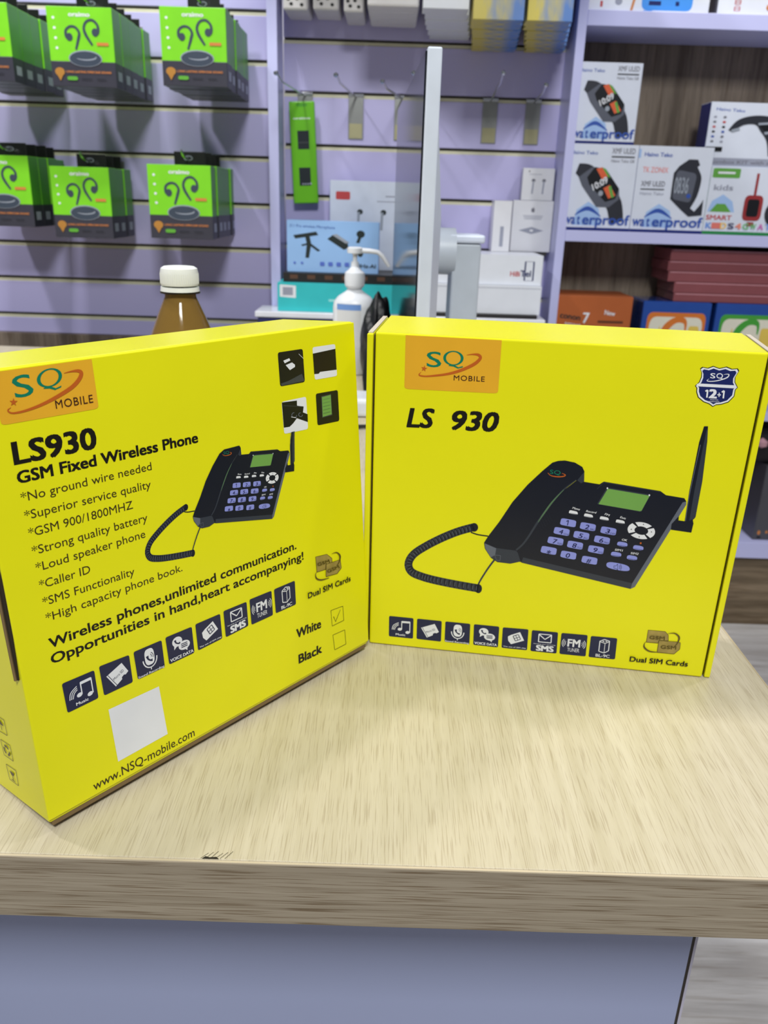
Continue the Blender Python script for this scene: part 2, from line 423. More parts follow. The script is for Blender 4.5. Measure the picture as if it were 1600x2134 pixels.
def icon_tile(fn, quad, kind):
    """navy feature tile; quad = TL,TR,BR,BL in the coordinates of fn"""
    P = Print(front_place(-.0001)); Q = [np.array(fn(*p)) for p in quad]
    def T(x, y): return tuple((1-y)*((1-x)*Q[0]+x*Q[1])+y*((1-x)*Q[3]+x*Q[2]))
    P.T = T
    P.rquad([(0, 0), (1, 0), (1, 1), (0, 1)], .07, NAVY)
    t = lambda s, x0, x1, y, c, b=0., M=WHT: P.text(s, (x0, y), (x1, y), c, M, b, flip=True)
    if kind == 0:
        P.ell(.45, .60, .09, .07, WHT, -.3); P.ell(.77, .72, .09, .07, WHT, -.3)
        P.lines([(.525, .6), (.525, .2), (.86, .19), (.86, .72)], .035, WHT); P.stroke([(.525, .23), (.86, .22)], .09, WHT, False)
        for k in range(3): P.stroke([(.13+.05*k, .64), (.19+.05*k, .42+.03*k), (.40, .27+.06*k)], .025, WHT)
        t('Music', .29, .68, .90, .10, .02)
    elif kind == 1:
        P.poly([(.17, .42), (.72, .17), (.90, .54), (.80, .62), (.74, .60), (.66, .66), (.66, .73), (.42, .88)], WHT)
        P.stroke([(.22, .40), (.47, .86)], .02, NAVY, False)
        P.text('Micro SD', (.40, .66), (.76, .47), .09, NAVY, flip=True)
    elif kind == 2:
        P.rquad([(.34, .10), (.68, .10), (.68, .68), (.34, .68)], .4, WHT, 6)
        P.stroke([(.43, .34), (.45, .45), (.53, .53), (.60, .54)], [.10, .06, .06, .10], NAVY)
        P.arc(.50, .38, .08, -60, 30, .02, NAVY); P.arc(.50, .38, .14, -60, 30, .02, NAVY)
        P.arc(.51, .45, .25, 0, 180, .04, WHT, 12, .32); P.stroke([(.51, .76), (.51, .86)], .03, WHT, False)
        t('Sound Recording', .02, .97, .98, .08, .015)
    elif kind == 3:
        P.ell(.40, .32, .19, .18, WHT); P.poly([(.27, .42), (.25, .58), (.40, .46)], WHT)
        P.stroke([(.32, .24), (.35, .34), (.44, .40), (.50, .38)], [.08, .05, .05, .08], NAVY)
        P.ell(.64, .54, .22, .17, WHT); P.poly([(.62, .66), (.73, .78), (.76, .62)], WHT)
        for k in range(3): P.stroke([(.52, .47+.06*k), (.76, .47+.06*k)], .03, NAVY, False)
        t('VOICE DATA', .05, .95, .94, .11, .03)
    elif kind == 4:
        P.poly([(.22, .42), (.34, .33), (.68, .16), (.86, .55), (.36, .78), (.24, .62)], WHT)
        P.lines([(.42, .38), (.62, .28), (.72, .50), (.52, .60)], .03, NAVY, True)
        P.stroke([(.52, .33), (.62, .55)], .02, NAVY, False); P.stroke([(.47, .49), (.67, .39)], .02, NAVY, False)
        t('The use of SIM chip', .06, .95, .93, .055, .01)
    elif kind == 5:
        P.lines([(.28, .15), (.76, .15), (.76, .52), (.28, .52)], .04, WHT, True); P.lines([(.28, .16), (.52, .38), (.76, .16)], .04, WHT)
        t('Sending and receiving', .10, .93, .63, .035, .005); t('SMS', .22, .86, .93, .25, .045)
    elif kind == 6:
        t('FM', .28, .74, .60, .34, .03); t('TUNER', .28, .74, .84, .17, 0.)
        for k in range(3):
            P.arc(.24, .45, .06+.06*k, 130, 230, .022, WHT, 6, .10+.07*k); P.arc(.77, .45, .06+.06*k, -50, 50, .022, WHT, 6, .10+.07*k)
    else:
        P.lines([(.36, .2), (.36, .68), (.56, .74), (.72, .62), (.72, .16), (.52, .10), (.36, .2)], .035, WHT)
        P.lines([(.36, .22), (.56, .28), (.72, .18)], .03, WHT); P.stroke([(.56, .28), (.56, .73)], .02, WHT, False)
        P.ell(.49, .19, .035, .025, WHT); P.ell(.60, .18, .035, .025, WHT)
        t('BL-9C', .26, .78, .93, .13, .02)
    return P

def sq_letters(P, T, sbox, qbox, M, tilt=0.):
    """S and Q of the logo; boxes are (x0, ybottom, x1, ytop, rise) in crop coordinates mapped to face by T"""
    P.T = lambda x, y: (x, y)
    a = T(sbox[0], sbox[1]); c = T(sbox[2], sbox[1]+sbox[4]); d = T(sbox[0], sbox[3])
    P.text('S', a, c, math.dist(a, d), M, .005)
    a = np.array(T(qbox[0], qbox[1])); c = np.array(T(qbox[2], qbox[1]+qbox[4])); d = np.array(T(qbox[0], qbox[3]))
    ex, ey = (c-a), (d-a)
    pt = lambda u, v: tuple(a+ex*u+ey*v)
    ring = []; n = 28
    for k in range(n+1):
        t = 2*math.pi*k/n; ring.append((t, .5+.5*math.cos(t), .56+.44*math.sin(t), .5+.36*math.cos(t), .56+.375*math.sin(t)))
    vs = []; fs = []
    for i, r in enumerate(ring):
        vs += [pt(r[1], r[2]), pt(r[3], r[4])]
        if i: fs.append((2*i-2, 2*i, 2*i+1, 2*i-1))
    P.emit(vs, fs, M)
    P.poly([pt(.25, .10), (pt(.36, .20)), pt(.52, .17), pt(.75, .02), pt(.98, .10), pt(.96, .02), pt(.72, -.06), pt(.5, .06), pt(.36, .08)], M)

def star(P, cx, cy, r, M, rot=0):
    P.poly([(cx+(r if k % 2 == 0 else r*.4)*math.sin(math.pi*k/5+rot), cy-(r if k % 2 == 0 else r*.4)*math.cos(math.pi*k/5+rot)) for k in range(10)], M)

def phone_picture(P, X):
    """the printed desk phone; X maps right-box crop coordinates (two crops A, B) to face coordinates"""
    A = lambda x, y: (820+x/4.444, 920+y/4.444)
    Bq = lambda x, y: (1090+x/3.902, 860+y/3.902)
    P.T = X
    poly = lambda pts, M: P.poly(pts, M)
    P.lay(0)
    # cord
    cord = [A(*p) for p in [(745, 792), (600, 832), (450, 892), (300, 968), (185, 1045), (138, 1130), (165, 1205), (260, 1250), (400, 1288), (600, 1328), (785, 1360)]]
    P.stroke([A(715, 840), A(780, 862), A(875, 876)], 2.6, PHB)
    P.stroke(cord, 16.5, PHG)
    P.ell(*A(745, 795), 8.5, 9, PHB); P.ell(*A(785, 1362), 7.5, 9.5, PHB)
    P.lay(1)
    sp = smooth_path(cord, 10)
    acc = 0.; last = sp[0]
    for i in range(1, len(sp)-1):
        acc += math.dist(sp[i], last); last = sp[i]
        if acc < 5.6: continue
        acc = 0
        dx, dy = sp[i+1][0]-sp[i-1][0], sp[i+1][1]-sp[i-1][1]; L = math.hypot(dx, dy); dx /= L; dy /= L; nx, ny = -dy, dx
        x, y = sp[i]
        P.lay(1); P.ell(x, y, 8.7, 2.7, PHB, math.atan2(ny+dy*.25, nx+dx*.25), 10)
        P.lay(2); P.stroke([(x+dx*1.2-nx*4, y+dy*1.2-ny*4), (x+dx*1.6+nx*4.5, y+dy*1.6+ny*4.5)], 1.0, PHL, False)
    # base
    P.lay(1)
    poly([Bq(*p) for p in [(440, 545), (497, 562), (620, 582), (655, 560), (1115, 637), (1160, 670), (1310, 695), (1325, 720), (1325, 745), (908, 1415), (872, 1432), (-26, 1212), (-92, 1108), (60, 840)]], PHB)
    P.lay(2)
    poly([Bq(*p) for p in [(1325, 722), (1325, 748), (908, 1415), (872, 1432), (886, 1386), (1296, 728)]], PHL)
    poly([Bq(*p) for p in [(-15, 1218), (872, 1432), (886, 1386), (0, 1176)]], PHG)
    P.stroke([Bq(600, 620), Bq(655, 566), Bq(1112, 642)], 1., PHG, False)
    # handset
    P.lay(3)
    poly([A(*p) for p in [(1175, 1110), (1080, 1130), (960, 1115), (900, 1075), (845, 990), (838, 935), (880, 870), (980, 740), (1100, 560), (1240, 400), (1380, 270), (1470, 195), (1520, 180)]]
         + [Bq(*p) for p in [(300, 390), (340, 388), (420, 405), (480, 440), (497, 475), (495, 560), (470, 574), (425, 545), (300, 655), (150, 845), (20, 1045)]]
         + [A(1150, 1030)], PHB)
    P.lay(4)
    poly([A(*p) for p in [(838, 940), (950, 985), (1135, 1010), (1150, 1030), (1175, 1110), (1080, 1130), (960, 1115), (900, 1075), (845, 990)]], PHG)
    P.lay(5)
    poly([A(*p) for p in [(845, 942), (950, 988), (940, 1050), (900, 1072), (850, 990)]], PHL)
    poly([Bq(*p) for p in [(497, 480), (495, 560), (470, 574), (440, 548), (470, 510)]], PHG)
    P.stroke([Bq(430, 545), Bq(300, 652), Bq(150, 842), Bq(20, 1040), A(1135, 1005)], [1.5, 3, 4.4, 4, 3.5], PHG)
    P.lay(6)
    P.stroke([Bq(330, 625), Bq(240, 720), Bq(170, 815), Bq(120, 890)], [1, 3, 3, 1], PHS)
    P.stroke([A(945, 1080), A(880, 1165), A(815, 1265), A(785, 1320)], [3.6, 3.6, 3.4, 3.2], PHG)
    P.lines([A(935, 1050), A(990, 1055), A(985, 1100), A(955, 1100)], .8, PHL, True)
    # handset logo
    P.lay(5)
    P.text('SQ', Bq(215, 495), Bq(302, 505), 8.5, TEALP, flip=True)
    P.stroke([Bq(200, 488), Bq(225, 510), Bq(280, 520), Bq(330, 516), Bq(341, 504), Bq(315, 492)], [1, 1.6, 2.2, 2.2, 2, .8], ORNP)
    # display
    P.lay(3)
    poly([Bq(*p) for p in [(682, 607), (1036, 666), (958, 806), (600, 742)]], PHG)
    P.lay(4)
    poly([Bq(*p) for p in [(688, 617), (1028, 674), (962, 796), (946, 800), (612, 742)]], LCD)
    P.lay(5)
    P.ell(*Bq(684, 613), 1.6, 1.9, WHT); P.ell(*Bq(1025, 670), 1.6, 1.9, WHT)
    # function buttons
    for (x, y), s in zip([(407, 812), (530, 838), (658, 861), (788, 887)], ['Menu', 'Record', 'FM', 'Exit']):
        P.lay(3); P.rquad([Bq(x-30, y-22), Bq(x+34, y-8), Bq(x+38, y+18), Bq(x-38, y+6)], .3, WHT)
        P.lay(4); P.stroke([Bq(x-30, y+4), Bq(x+34, y+14)], 1., PHL, False)
        w = {'Menu': 31, 'Record': 42, 'FM': 20, 'Exit': 24}[s]
        P.text(s, Bq(x-w+22, y-32), Bq(x+w+22, y-18), 4.2, WHT, .01, .2, flip=True)
    # keypad
    K = [(365, 895), (525, 927), (692, 961), (312, 966), (472, 998), (640, 1035), (262, 1043), (421, 1077), (590, 1114), (207, 1120), (367, 1158), (538, 1200)]
    sub = ['', 'ABC', 'DEF', 'GHI', 'JKL', 'MNO', 'PQRS', 'TUV', 'WXYZ', '', '', '']
    for (x, y), d, e in zip(K, '123456789*0#', sub):
        P.lay(3); P.rquad([Bq(x-54, y-40), Bq(x+68, y-18), Bq(x+58, y+38), Bq(x-68, y+14)], .22, KEYB)
        h = 9.2; P.lay(4)
        if d == '1': P.lines([Bq(x-14, y-12), Bq(x+4, y-20), Bq(x-6, y+20)], 1.9, KEYD)
        else: P.text(d, Bq(x-26, y+16 if d != '*' else y+42), Bq(x+12, y+23 if d != '*' else y+49), h if d != '*' else 12, KEYD, .015, .15, flip=True)
        if e: P.text(e, Bq(x+14, y+24), Bq(x+56, y+32), 3.6, KEYD, 0, .15, flip=True)
    # navigation ring
    cx, cy = Bq(960, 958); rx, ry = 28.6, 17.6
    for a in (90, 0, 180, 270):
        pts = []
        for k in range(9):
            t = math.radians(a+12-38+76*k/8); pts.append((cx+rx*math.cos(t), cy+ry*math.sin(t)+rx*math.cos(t)*.10))
        for k in range(9):
            t = math.radians(a+12+38-76*k/8); pts.append((cx+rx*.50*math.cos(t), cy+ry*.50*math.sin(t)+rx*.5*math.cos(t)*.10))
        P.lay(3); P.poly(pts, WHT); P.lay(4)
        t = math.radians(a+12); P.poly([(cx+rx*.75*math.cos(t)+1.9*math.cos(t+g), cy+ry*.75*math.sin(t)+1.7*math.sin(t+g)) for g in (0, 2.1, 4.2)], BLK)
    for x, y, s in [(805, 1068, 'OK'), (935, 1097, ''), (755, 1150, 'SIM1'), (884, 1178, 'SIM2')]:
        P.lay(3); P.rquad([Bq(x-36, y-24), Bq(x+44, y-10), Bq(x+40, y+24), Bq(x-46, y+12)], .38, KEYB)
        P.lay(4); P.stroke([Bq(x-34, y+8), Bq(x+34, y+18)], .8, NAVYB, False)
        if s: P.text(s, Bq(x-5 if s == 'OK' else x-12, y-30), Bq(x+40 if s == 'OK' else x+54, y-22), 4.2, WHT, .01, .15, flip=True)
    P.ell(*Bq(955, 1060), 2, 2, ORNP)
    P.lay(3); P.rquad([Bq(680, 1205), Bq(862, 1240), Bq(868, 1296), Bq(672, 1262)], [.42, .42, .42, .42], KEYB)
    x, y = Bq(768, 1252); P.lay(4)
    P.lines([(x-8, y-2), (x-4, y-1.5), (x, y-6), (x, y+7), (x-4, y+3), (x-8, y+3)], .8, KEYD, True)
    for k in range(3): P.arc(x+1, y+.8, 3+2*k, -50, 50, .8, KEYD, 6, 4+2*k)
    # speaker holes
    P.lay(3)
    for i in range(6):
        for j in range(7):
            xx, yy = Bq(195-17*i+6*j, 795+15*i+13*j)
            P.ell(xx, yy, .55, .55, PHG, 0, 6)
    # antenna
    P.lay(3)
    poly([Bq(*p) for p in [(1470, 110), (1502, 110), (1496, 230), (1455, 560), (1400, 850), (1378, 872), (1384, 900), (1366, 974), (1200, 950), (1205, 905), (1265, 840), (1262, 875), (1312, 882), (1350, 640), (1430, 240)]], PHB)
    P.lay(4)
    poly([Bq(*p) for p in [(1492, 130), (1500, 160), (1454, 560), (1398, 850), (1380, 866), (1350, 876), (1390, 640), (1450, 330)]], PHG)
    P.lay(5)
    P.stroke([Bq(1318, 880), Bq(1352, 660), Bq(1440, 260)], 1.2, PHL)

def sim_emblem(P, Q, c1, c2, ring, g1, g2):
    P.T = Q
    for pts in (c1, c2):
        P.poly(pts, OLIV); P.lines(pts, 3.2, OLIVD, True)
    P.stroke(ring[0], [2, 8, 14, 10, 4], OLIVD); P.stroke(ring[1], [4, 10, 12, 6, 2], OLIVD)
    for a, c, h in (g1, g2): P.text('GSM', a, c, h, OLIVD, .02, flip=True)

# ---------- right box
rb = thing('phone_box', 'yellow desk phone carton on the right, front face with one large phone picture', 'box', M=MR)
FW = BW-2*RIM
q = MB(); q.box(.0012, FW-.0012, .0035, BD, .0004, BH-.0012, YEL, .0008); q.build('carton_body', rb)
q = MB()
q.box(0, FW, 0, .0032, 0, BH, YEL, .0012, 3)
q.box(0, FW, .0008, BD, BH-.0018, BH, YEL, .0007)
q.build('lid', rb)
for x0, x1 in ((-RIM, -.0014), (FW+.0014, FW+RIM)):
    q = MB(); q.box(x0, x1, .0006, BD, 0, BH-.0012, YEL, .0006); w = q.build('side_wall', rb)
    q = MB(); q.box(x0+.0004, x1-.0004, .003, BD-.001, BH-.0013, BH-.0004, RAWCARD, .0002); r_ = q.build('raw_edge', w); r_['label'] = 'unprinted card edge'
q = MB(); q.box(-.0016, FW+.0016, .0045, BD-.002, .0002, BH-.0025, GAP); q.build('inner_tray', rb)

T7 = crop(FR, 740, 650, 4.444); T8 = crop(FR, 1300, 650, 5.3333); T4 = crop(FR, 1080, 1280, 3.81); T3 = crop(FR, 780, 1260, 4.324)
P = Print(front_place()); P.T = T7
yt = BH-.0008
tl = T7(467, 228); tr = T7(1357, 268); br = T7(1322, 755); bl = T7(455, 712)
P.T = lambda x, y: (x, y)
P.rquad([(tl[0], yt), (tr[0], yt), br, bl], [0, 0, .05, .05], TAN)
sq_letters(P, T7, (662, 508, 795, 368, 4), (815, 512, 1003, 358, 4), TEALP)
P.T = T7
P.stroke([(1032, 398), (1090, 392), (1140, 397), (1160, 425), (1120, 470), (1050, 510), (950, 550), (850, 575), (750, 588), (660, 595), (605, 590), (592, 577), (612, 556)], [3, 13, 24, 27, 30, 29, 26, 22, 18, 14, 13, 10, 2], ORNP)
star(P, 638, 524, 30, ORNP, .2)
P.T = lambda x, y: (x, y)
P.text('MOBILE', T7(912, 632), T7(1198, 645), math.dist(T7(912, 630), T7(914, 583)), PLUM, .0, sp=1.1)
P.build('brand_logo', rb)
P = Print(front_place())
P.text('LS', T7(482, 1064), T7(735, 1073), math.dist(T7(482, 1064), T7(482, 893)), BLK, .028, .2)
P.text('930', T7(872, 1086), T7(1335, 1108), math.dist(T7(872, 1086), T7(872, 915)), BLK, .028, .2)
P.build('model_number', rb)
# warranty shield
P = Print(front_place()); P.T = T8
sh = [(845, 628), (870, 610), (930, 622), (990, 600), (1060, 625), (1140, 607), (1200, 632), (1265, 628), (1280, 655), (1238, 725), (1235, 780), (1265, 840), (1240, 865), (1225, 940), (1160, 1005), (1080, 1030), (1020, 1036), (985, 1055), (945, 1025), (880, 1000), (820, 950), (802, 890), (805, 845), (788, 820), (832, 780), (857, 720), (860, 670)]
sc = lambda k: [(1033+(x-1033)*k, 828+(y-828)*k) for x, y in sh]
P.poly(sh, BLK); P.poly(sc(.958), WHT); P.poly(sc(.875), NAVYB)
P.poly([(806, 800), (830, 795), (1225, 815), (1258, 838), (1240, 850), (815, 826)], WHT)
P.text('S', (958, 735), (1010, 738), 55, WHT, .015, flip=True)
P.ell(1062, 710, 36, 30, WHT); P.ell(1062, 710, 25, 20, NAVYB); P.poly([(1050, 735), (1062, 728), (1100, 742), (1095, 748)], WHT)
P.stroke([(1105, 695), (1150, 690), (1165, 700), (1140, 730), (1060, 757), (985, 770), (930, 768), (922, 758), (945, 742)], [2, 8, 11, 12, 11, 9, 8, 6, 2], WHT)
P.text('2', (945, 953), (1025, 957), 93, WHT, .045, .05, flip=True); P.lines([(903, 880), (928, 866), (918, 950)], 17, WHT); P.text('+', (1035, 950), (1070, 952), 62, WHT, .03, flip=True)
P.lines([(1084, 890), (1110, 873), (1100, 958)], 17, WHT)
P.text('MONTHS', (955, 978), (1042, 981), 11, WHT, 0, flip=True); P.text('WARRANTY', (935, 998), (1058, 1001), 11, WHT, 0, flip=True)
P.build('warranty_shield', rb)
P = Print(front_place()); phone_picture(P, FR); P.build('phone_picture', rb)
RT = [[(133, 100), (353, 122), (348, 305), (130, 283)], [(385, 125), (607, 147), (600, 332), (380, 307)], [(640, 150), (864, 172), (856, 357), (632, 333)],
      [(897, 175), (1125, 197), (1113, 384), (890, 360)], [(1157, 203), (1388, 222), (1375, 410), (1145, 387)]]
RT2 = [[(108, 125), (315, 143), (302, 311), (95, 290)], [(342, 147), (550, 165), (533, 334), (325, 313)], [(576, 171), (785, 190), (766, 358), (556, 338)]]
ICL = ['navy tile with music notes', 'navy tile with memory card', 'navy tile with microphone', 'navy tile with speech bubbles', 'navy tile with SIM card', 'navy tile with envelope and SMS', 'navy tile with FM TUNER', 'navy tile with battery']
for k in range(8):
    o = icon_tile(T3 if k < 5 else T4, RT[k] if k < 5 else RT2[k-5], k).build('feature_tile', rb); o['label'] = ICL[k]
P = Print(front_place())
sim_emblem(P, T4, [(1030, 125), (1165, 137), (1190, 165), (1190, 210), (1115, 207), (1108, 228), (1015, 220)],
           [(1115, 207), (1265, 218), (1285, 225), (1280, 275), (1235, 312), (1100, 300)],
           [[(1185, 150), (1240, 148), (1275, 180), (1262, 225), (1235, 255)], [(1105, 297), (1040, 290), (1000, 260), (1000, 230), (1016, 210)]],
           ((1040, 192), (1160, 200), 26), ((1128, 268), (1250, 276), 26))
P.T = lambda x, y: (x, y)
P.text('Dual SIM Cards', T4(882, 368), T4(1340, 410), math.dist(T4(882, 368), T4(886, 330)), BLK, .02)
P.build('sim_card_emblem', rb)

# ---------- left box
lb = thing('phone_box', 'yellow desk phone carton on the left, feature list and small phone picture on its face', 'box', M=ML)
q = MB(); q.box(.0004, BW-.0004, .0008, BD-.0004, 0, BH, YEL, .0012, 3); q.build('carton_body', lb)
q = MB(); q.box(0, BW, 0, .0012, .002, BH-.0006, YEL, .0005); q.build('front_panel', lb)
L1 = crop(FL, 0, 670, 3.81); L2 = crop(FL, 0, 1000, 3.81); L5 = crop(FL, 0, 1200, 3.81); L6 = crop(FL, 380, 1120, 3.81); L3 = crop(FL, 290, 880, 3.265); L4 = crop(FL, 560, 670, 5.3333)
I2 = lambda x, y: (x, y)
P = Print(front_place())
a = L1(725, 292); br = L1(783, 690); bl = L1(10, 825)
P.rquad([(bl[0]-.0006, BH-.0012), (a[0], BH-.0012), br, bl], [0, 0, .06, .06], TAN)
sq_letters(P, L1, (125, 612, 272, 440, -34), (290, 560, 490, 388, -36), TEALP)
P.T = L1
P.stroke([(505, 410), (570, 395), (620, 392), (643, 410), (625, 460), (570, 520), (480, 580), (380, 635), (280, 680), (180, 713), (100, 727), (66, 715), (62, 700), (85, 682)], [3, 14, 26, 30, 32, 32, 30, 26, 22, 18, 14, 12, 10, 2], ORNP)
star(P, 105, 640, 34, ORNP)
P.T = I2
P.text('MOBILE', L1(442, 692), L1(738, 642), math.dist(L1(442, 692), L1(430, 628)), PLUM, 0., sp=1.1)
P.build('brand_logo', lb)
def txt(name, s, p0, p1, capp, M, bold=0., shear=0., sp=1.):
    P = Print(front_place()); P.text(s, p0, p1, capp, M, bold, shear, sp=sp); return P.build(name, lb)
txt('model_number', 'LS930', L1(120, 1135), L1(765, 1003), math.dist(L1(120, 1132), L1(92, 960)), BLK, .03)
txt('headline_text', 'GSM Fixed Wireless Phone', L1(145, 1287), L1(1570, 958), math.dist(L1(488, 1210), L1(472, 1122)), BLK, .028)
FT = [('*No ground wire needed', (44.6, 1046.5), (316, 979)), ('*Superior service quality', (52, 1084), (314.5, 1016.5)), ('*GSM 900/1800MHZ', (60.4, 1120), (277, 1059.5)),
      ('*Strong quality battery', (67.7, 1157.5), (307.6, 1085.5)), ('*Loud speaker phone', (75.6, 1192), (303, 1119.5)), ('*Caller ID', (82.7, 1228), (188.5, 1193.7)),
      ('*SMS Functionality', (89.8, 1263.5), (280.5, 1197.5)), ('*High capacity phone book.', (96.6, 1296.5), (380, 1189.5))]
P = Print(front_place()); P.lay(0)
for s, a, c in FT: P.text(s, FL(*a), FL(*c), math.dist(FL(61.7, 1042.8), FL(57.2, 1025)), GREYTXT, .0)
P.build('feature_list', lb)
P = Print(front_place()); P.lay(0)
P.text('Wireless phones,unlimited communication.', FL(104, 1351.5), FL(617, 1143.5), math.dist(FL(111.5, 1349), FL(105, 1330.5)), BLK, .018)
P.text('Opportunities in hand,heart accompanying!', FL(108, 1384), FL(632, 1165.5), math.dist(FL(111.5, 1349), FL(105, 1330.5)), BLK, .018)
P.build('slogan_text', lb)
P = Print(front_place()); P.text('www.NSQ-mobile.com', L5(745, 1706), L5(1545, 1268), math.dist(L5(960, 1590), L5(945, 1528)), GREYTXT, .004); P.build('web_address', lb)
P = Print(front_place()); P.T = L5
P.poly([(860, 1062), (1260, 877), (1330, 1255), (937, 1475)], WHT)
P.build('blank_label', lb)
LT = [[(488, 857), (745, 748), (780, 968), (535, 1088)], [(783, 720), (1022, 627), (1053, 842), (825, 950)], [(1057, 605), (1280, 510), (1307, 722), (1093, 823)], [(1310, 490), (1520, 403), (1542, 608), (1342, 703)]]
LT2 = [[(100, 690), (297, 605), (315, 800), (123, 897)], [(323, 585), (507, 510), (522, 700), (343, 792)], [(530, 493), (705, 422), (717, 615), (547, 693)], [(725, 412), (890, 342), (900, 530), (740, 602)]]
for k in range(8):
    o = icon_tile(L5 if k < 4 else L6, LT[k] if k < 4 else LT2[k-4], k).build('feature_tile', lb); o['label'] = ICL[k]
P = Print(front_place())
sim_emblem(P, L6, [(1055, 155), (1145, 133), (1185, 165), (1187, 205), (1137, 213), (1135, 253), (1065, 275)], [(1137, 213), (1250, 175), (1258, 240), (1225, 285), (1135, 310)],
           [[(1180, 128), (1220, 118), (1246, 145), (1240, 190), (1220, 225)], [(1160, 318), (1100, 335), (1062, 325), (1052, 295), (1062, 268)]],
           ((1072, 225), (1165, 195), 24), ((1150, 280), (1242, 240), 24))
P.T = I2
P.text('Dual SIM Cards', L6(992, 482), L6(1328, 342), math.dist(L6(992, 482), L6(988, 440)), BLK, .02)
P.build('sim_card_emblem', lb)
for s, a, c, sq, chk in [('White', (907, 800), (1098, 715), [(1177, 580), (1272, 545), (1280, 657), (1187, 703)], True), ('Black', (925, 1000), (1105, 912), [(1193, 775), (1287, 733), (1297, 845), (1207, 892)], False)]:
    P = Print(front_place()); P.text(s, L6(*a), L6(*c), math.dist(L6(907, 800), L6(893, 738)), BLK, .032)
    P.T = L6; P.lines(sq, 3, BLK, True)
    if chk: P.stroke([(1198, 628), (1213, 668), (1252, 572)], [5, 4, 2], BLK, False)
    P.build('colour_checkbox', lb)
def ptile(quad, base):
    P = Print(front_place()); P.T = L4; P.rquad(quad, .08, base); return P
PB = mat('photo_black_print', (16, 18, 20), .3); PD = mat('photo_grey_print', (62, 66, 70), .3)
P = ptile([(97, 345), (375, 303), (400, 672), (125, 722)], PB)
P.poly([(160, 435), (225, 408), (238, 432), (175, 465)], WHT); P.poly([(185, 485), (255, 455), (288, 480), (288, 505), (232, 540)], WHT)
P.poly([(130, 690), (215, 660), (365, 580), (395, 660), (140, 715)], PD); P.stroke([(330, 360), (380, 410)], 4, WHT, False); P.build('photo_tile', lb)
P = ptile([(483, 287), (735, 250), (757, 605), (510, 648)], WHT)
P.poly([(487, 357), (738, 303), (752, 535), (567, 560), (553, 580), (503, 585)], PB); P.build('photo_tile', lb)
P = ptile([(140, 893), (412, 835), (435, 1195), (170, 1250)], WHT)
P.poly([(143, 900), (310, 878), (312, 935), (385, 945), (378, 1010), (430, 1030), (432, 1118), (310, 1075), (270, 1130), (230, 1170), (165, 1180)], PB)
P.stroke([(160, 935), (380, 945)], 5, PD, False); P.arc(280, 1040, 28, 0, 270, 7, PHL); P.arc(350, 1035, 22, 0, 270, 7, PHL); P.stroke([(245, 1060), (300, 1070)], 6, WHT, False); P.build('photo_tile', lb)
P = ptile([(520, 803), (765, 760), (783, 1105), (540, 1155)], PB)
P.poly([(580, 832), (688, 806), (702, 1040), (592, 1070)], PD); P.poly([(588, 840), (685, 815), (697, 1030), (597, 1060)], LCD)
for k in range(5): P.stroke([(600, 870+38*k), (680, 850+38*k)], 3, PS if False else PHS, False)
P.build('photo_tile', lb)
P = Print(front_place())
A3 = [((838, 935), 0, (365, 630)), ((688, 615), 1, (768, 222)), ((1028, 672), 1, (905, 212)), ((960, 800), 1, (892, 298)), ((610, 740), 1, (750, 305)), ((890, 1430), 1, (915, 650)),
      ((105, 1140), 0, (35, 900)), ((1325, 720), 1, (1015, 205)), ((207, 1120), 1, (610, 585)), ((790, 1360), 0, (365, 890)), ((340, 388), 1, (630, 143)), ((1366, 974), 1, (1055, 332))]
src = []; dst = []
for p, w, l in A3:
    pp = (820+p[0]/4.444, 920+p[1]/4.444) if w == 0 else (1090+p[0]/3.902, 860+p[1]/3.902)
    src.append([*FR(*pp), 1]); dst.append(L3(*l))
AF, *_ = np.linalg.lstsq(np.array(src), np.array(dst), rcond=None)
print('phone affine', AF.round(3).tolist(), 'res', np.abs(np.array(src)@AF-np.array(dst)).max())
vmax = L3(1040, 65)[1]
def XL(x, y):
    u, v = FR(x, y); r = np.array([u, v, 1])@AF
    return (float(r[0]), float(min(r[1], vmax)))
phone_picture(P, XL); P.build('phone_picture', lb)
# left side of the left box: icons, tuck slot
SLf = uvs(ML, 0.0)
S5 = crop(SLf, 0, 1380, 5.615)
side_place = lambda u, v, d: (-d+.0004, -u, v)
for kind, qd in [('umbrella', [(-70, 610), (40, 680), (80, 860), (-20, 800)]), ('recycle', [(2, 905), (110, 978), (150, 1160), (45, 1085)]), ('glass', [(67, 1195), (180, 1272), (212, 1448), (110, 1370)])]:
    P = Print(side_place, base=.0002); Q = [np.array(S5(*p)) for p in qd]
    P.T = lambda x, y, Q=Q: tuple((1-y)*((1-x)*Q[0]+x*Q[1])+y*((1-x)*Q[3]+x*Q[2]))
    P.lines([(0, 0), (1, 0), (1, 1), (0, 1)], .04, GREYTXT, True)
    if kind == 'recycle':
        for k in range(3): P.arc(.5, .5, .28, 120*k, 120*k+85, .14, GREYTXT)
    elif kind == 'glass':
        P.poly([(.25, .3), (.75, .3), (.6, .55), (.4, .55)], GREYTXT); P.stroke([(.5, .55), (.5, .85)], .05, GREYTXT, False); P.stroke([(.3, .85), (.7, .85)], .05, GREYTXT, False)
    else:
        P.poly([(.15, .45), (.5, .15), (.85, .45)], GREYTXT); P.stroke([(.5, .45), (.5, .8)], .05, GREYTXT, False)
    P.build('handling_icon', lb)
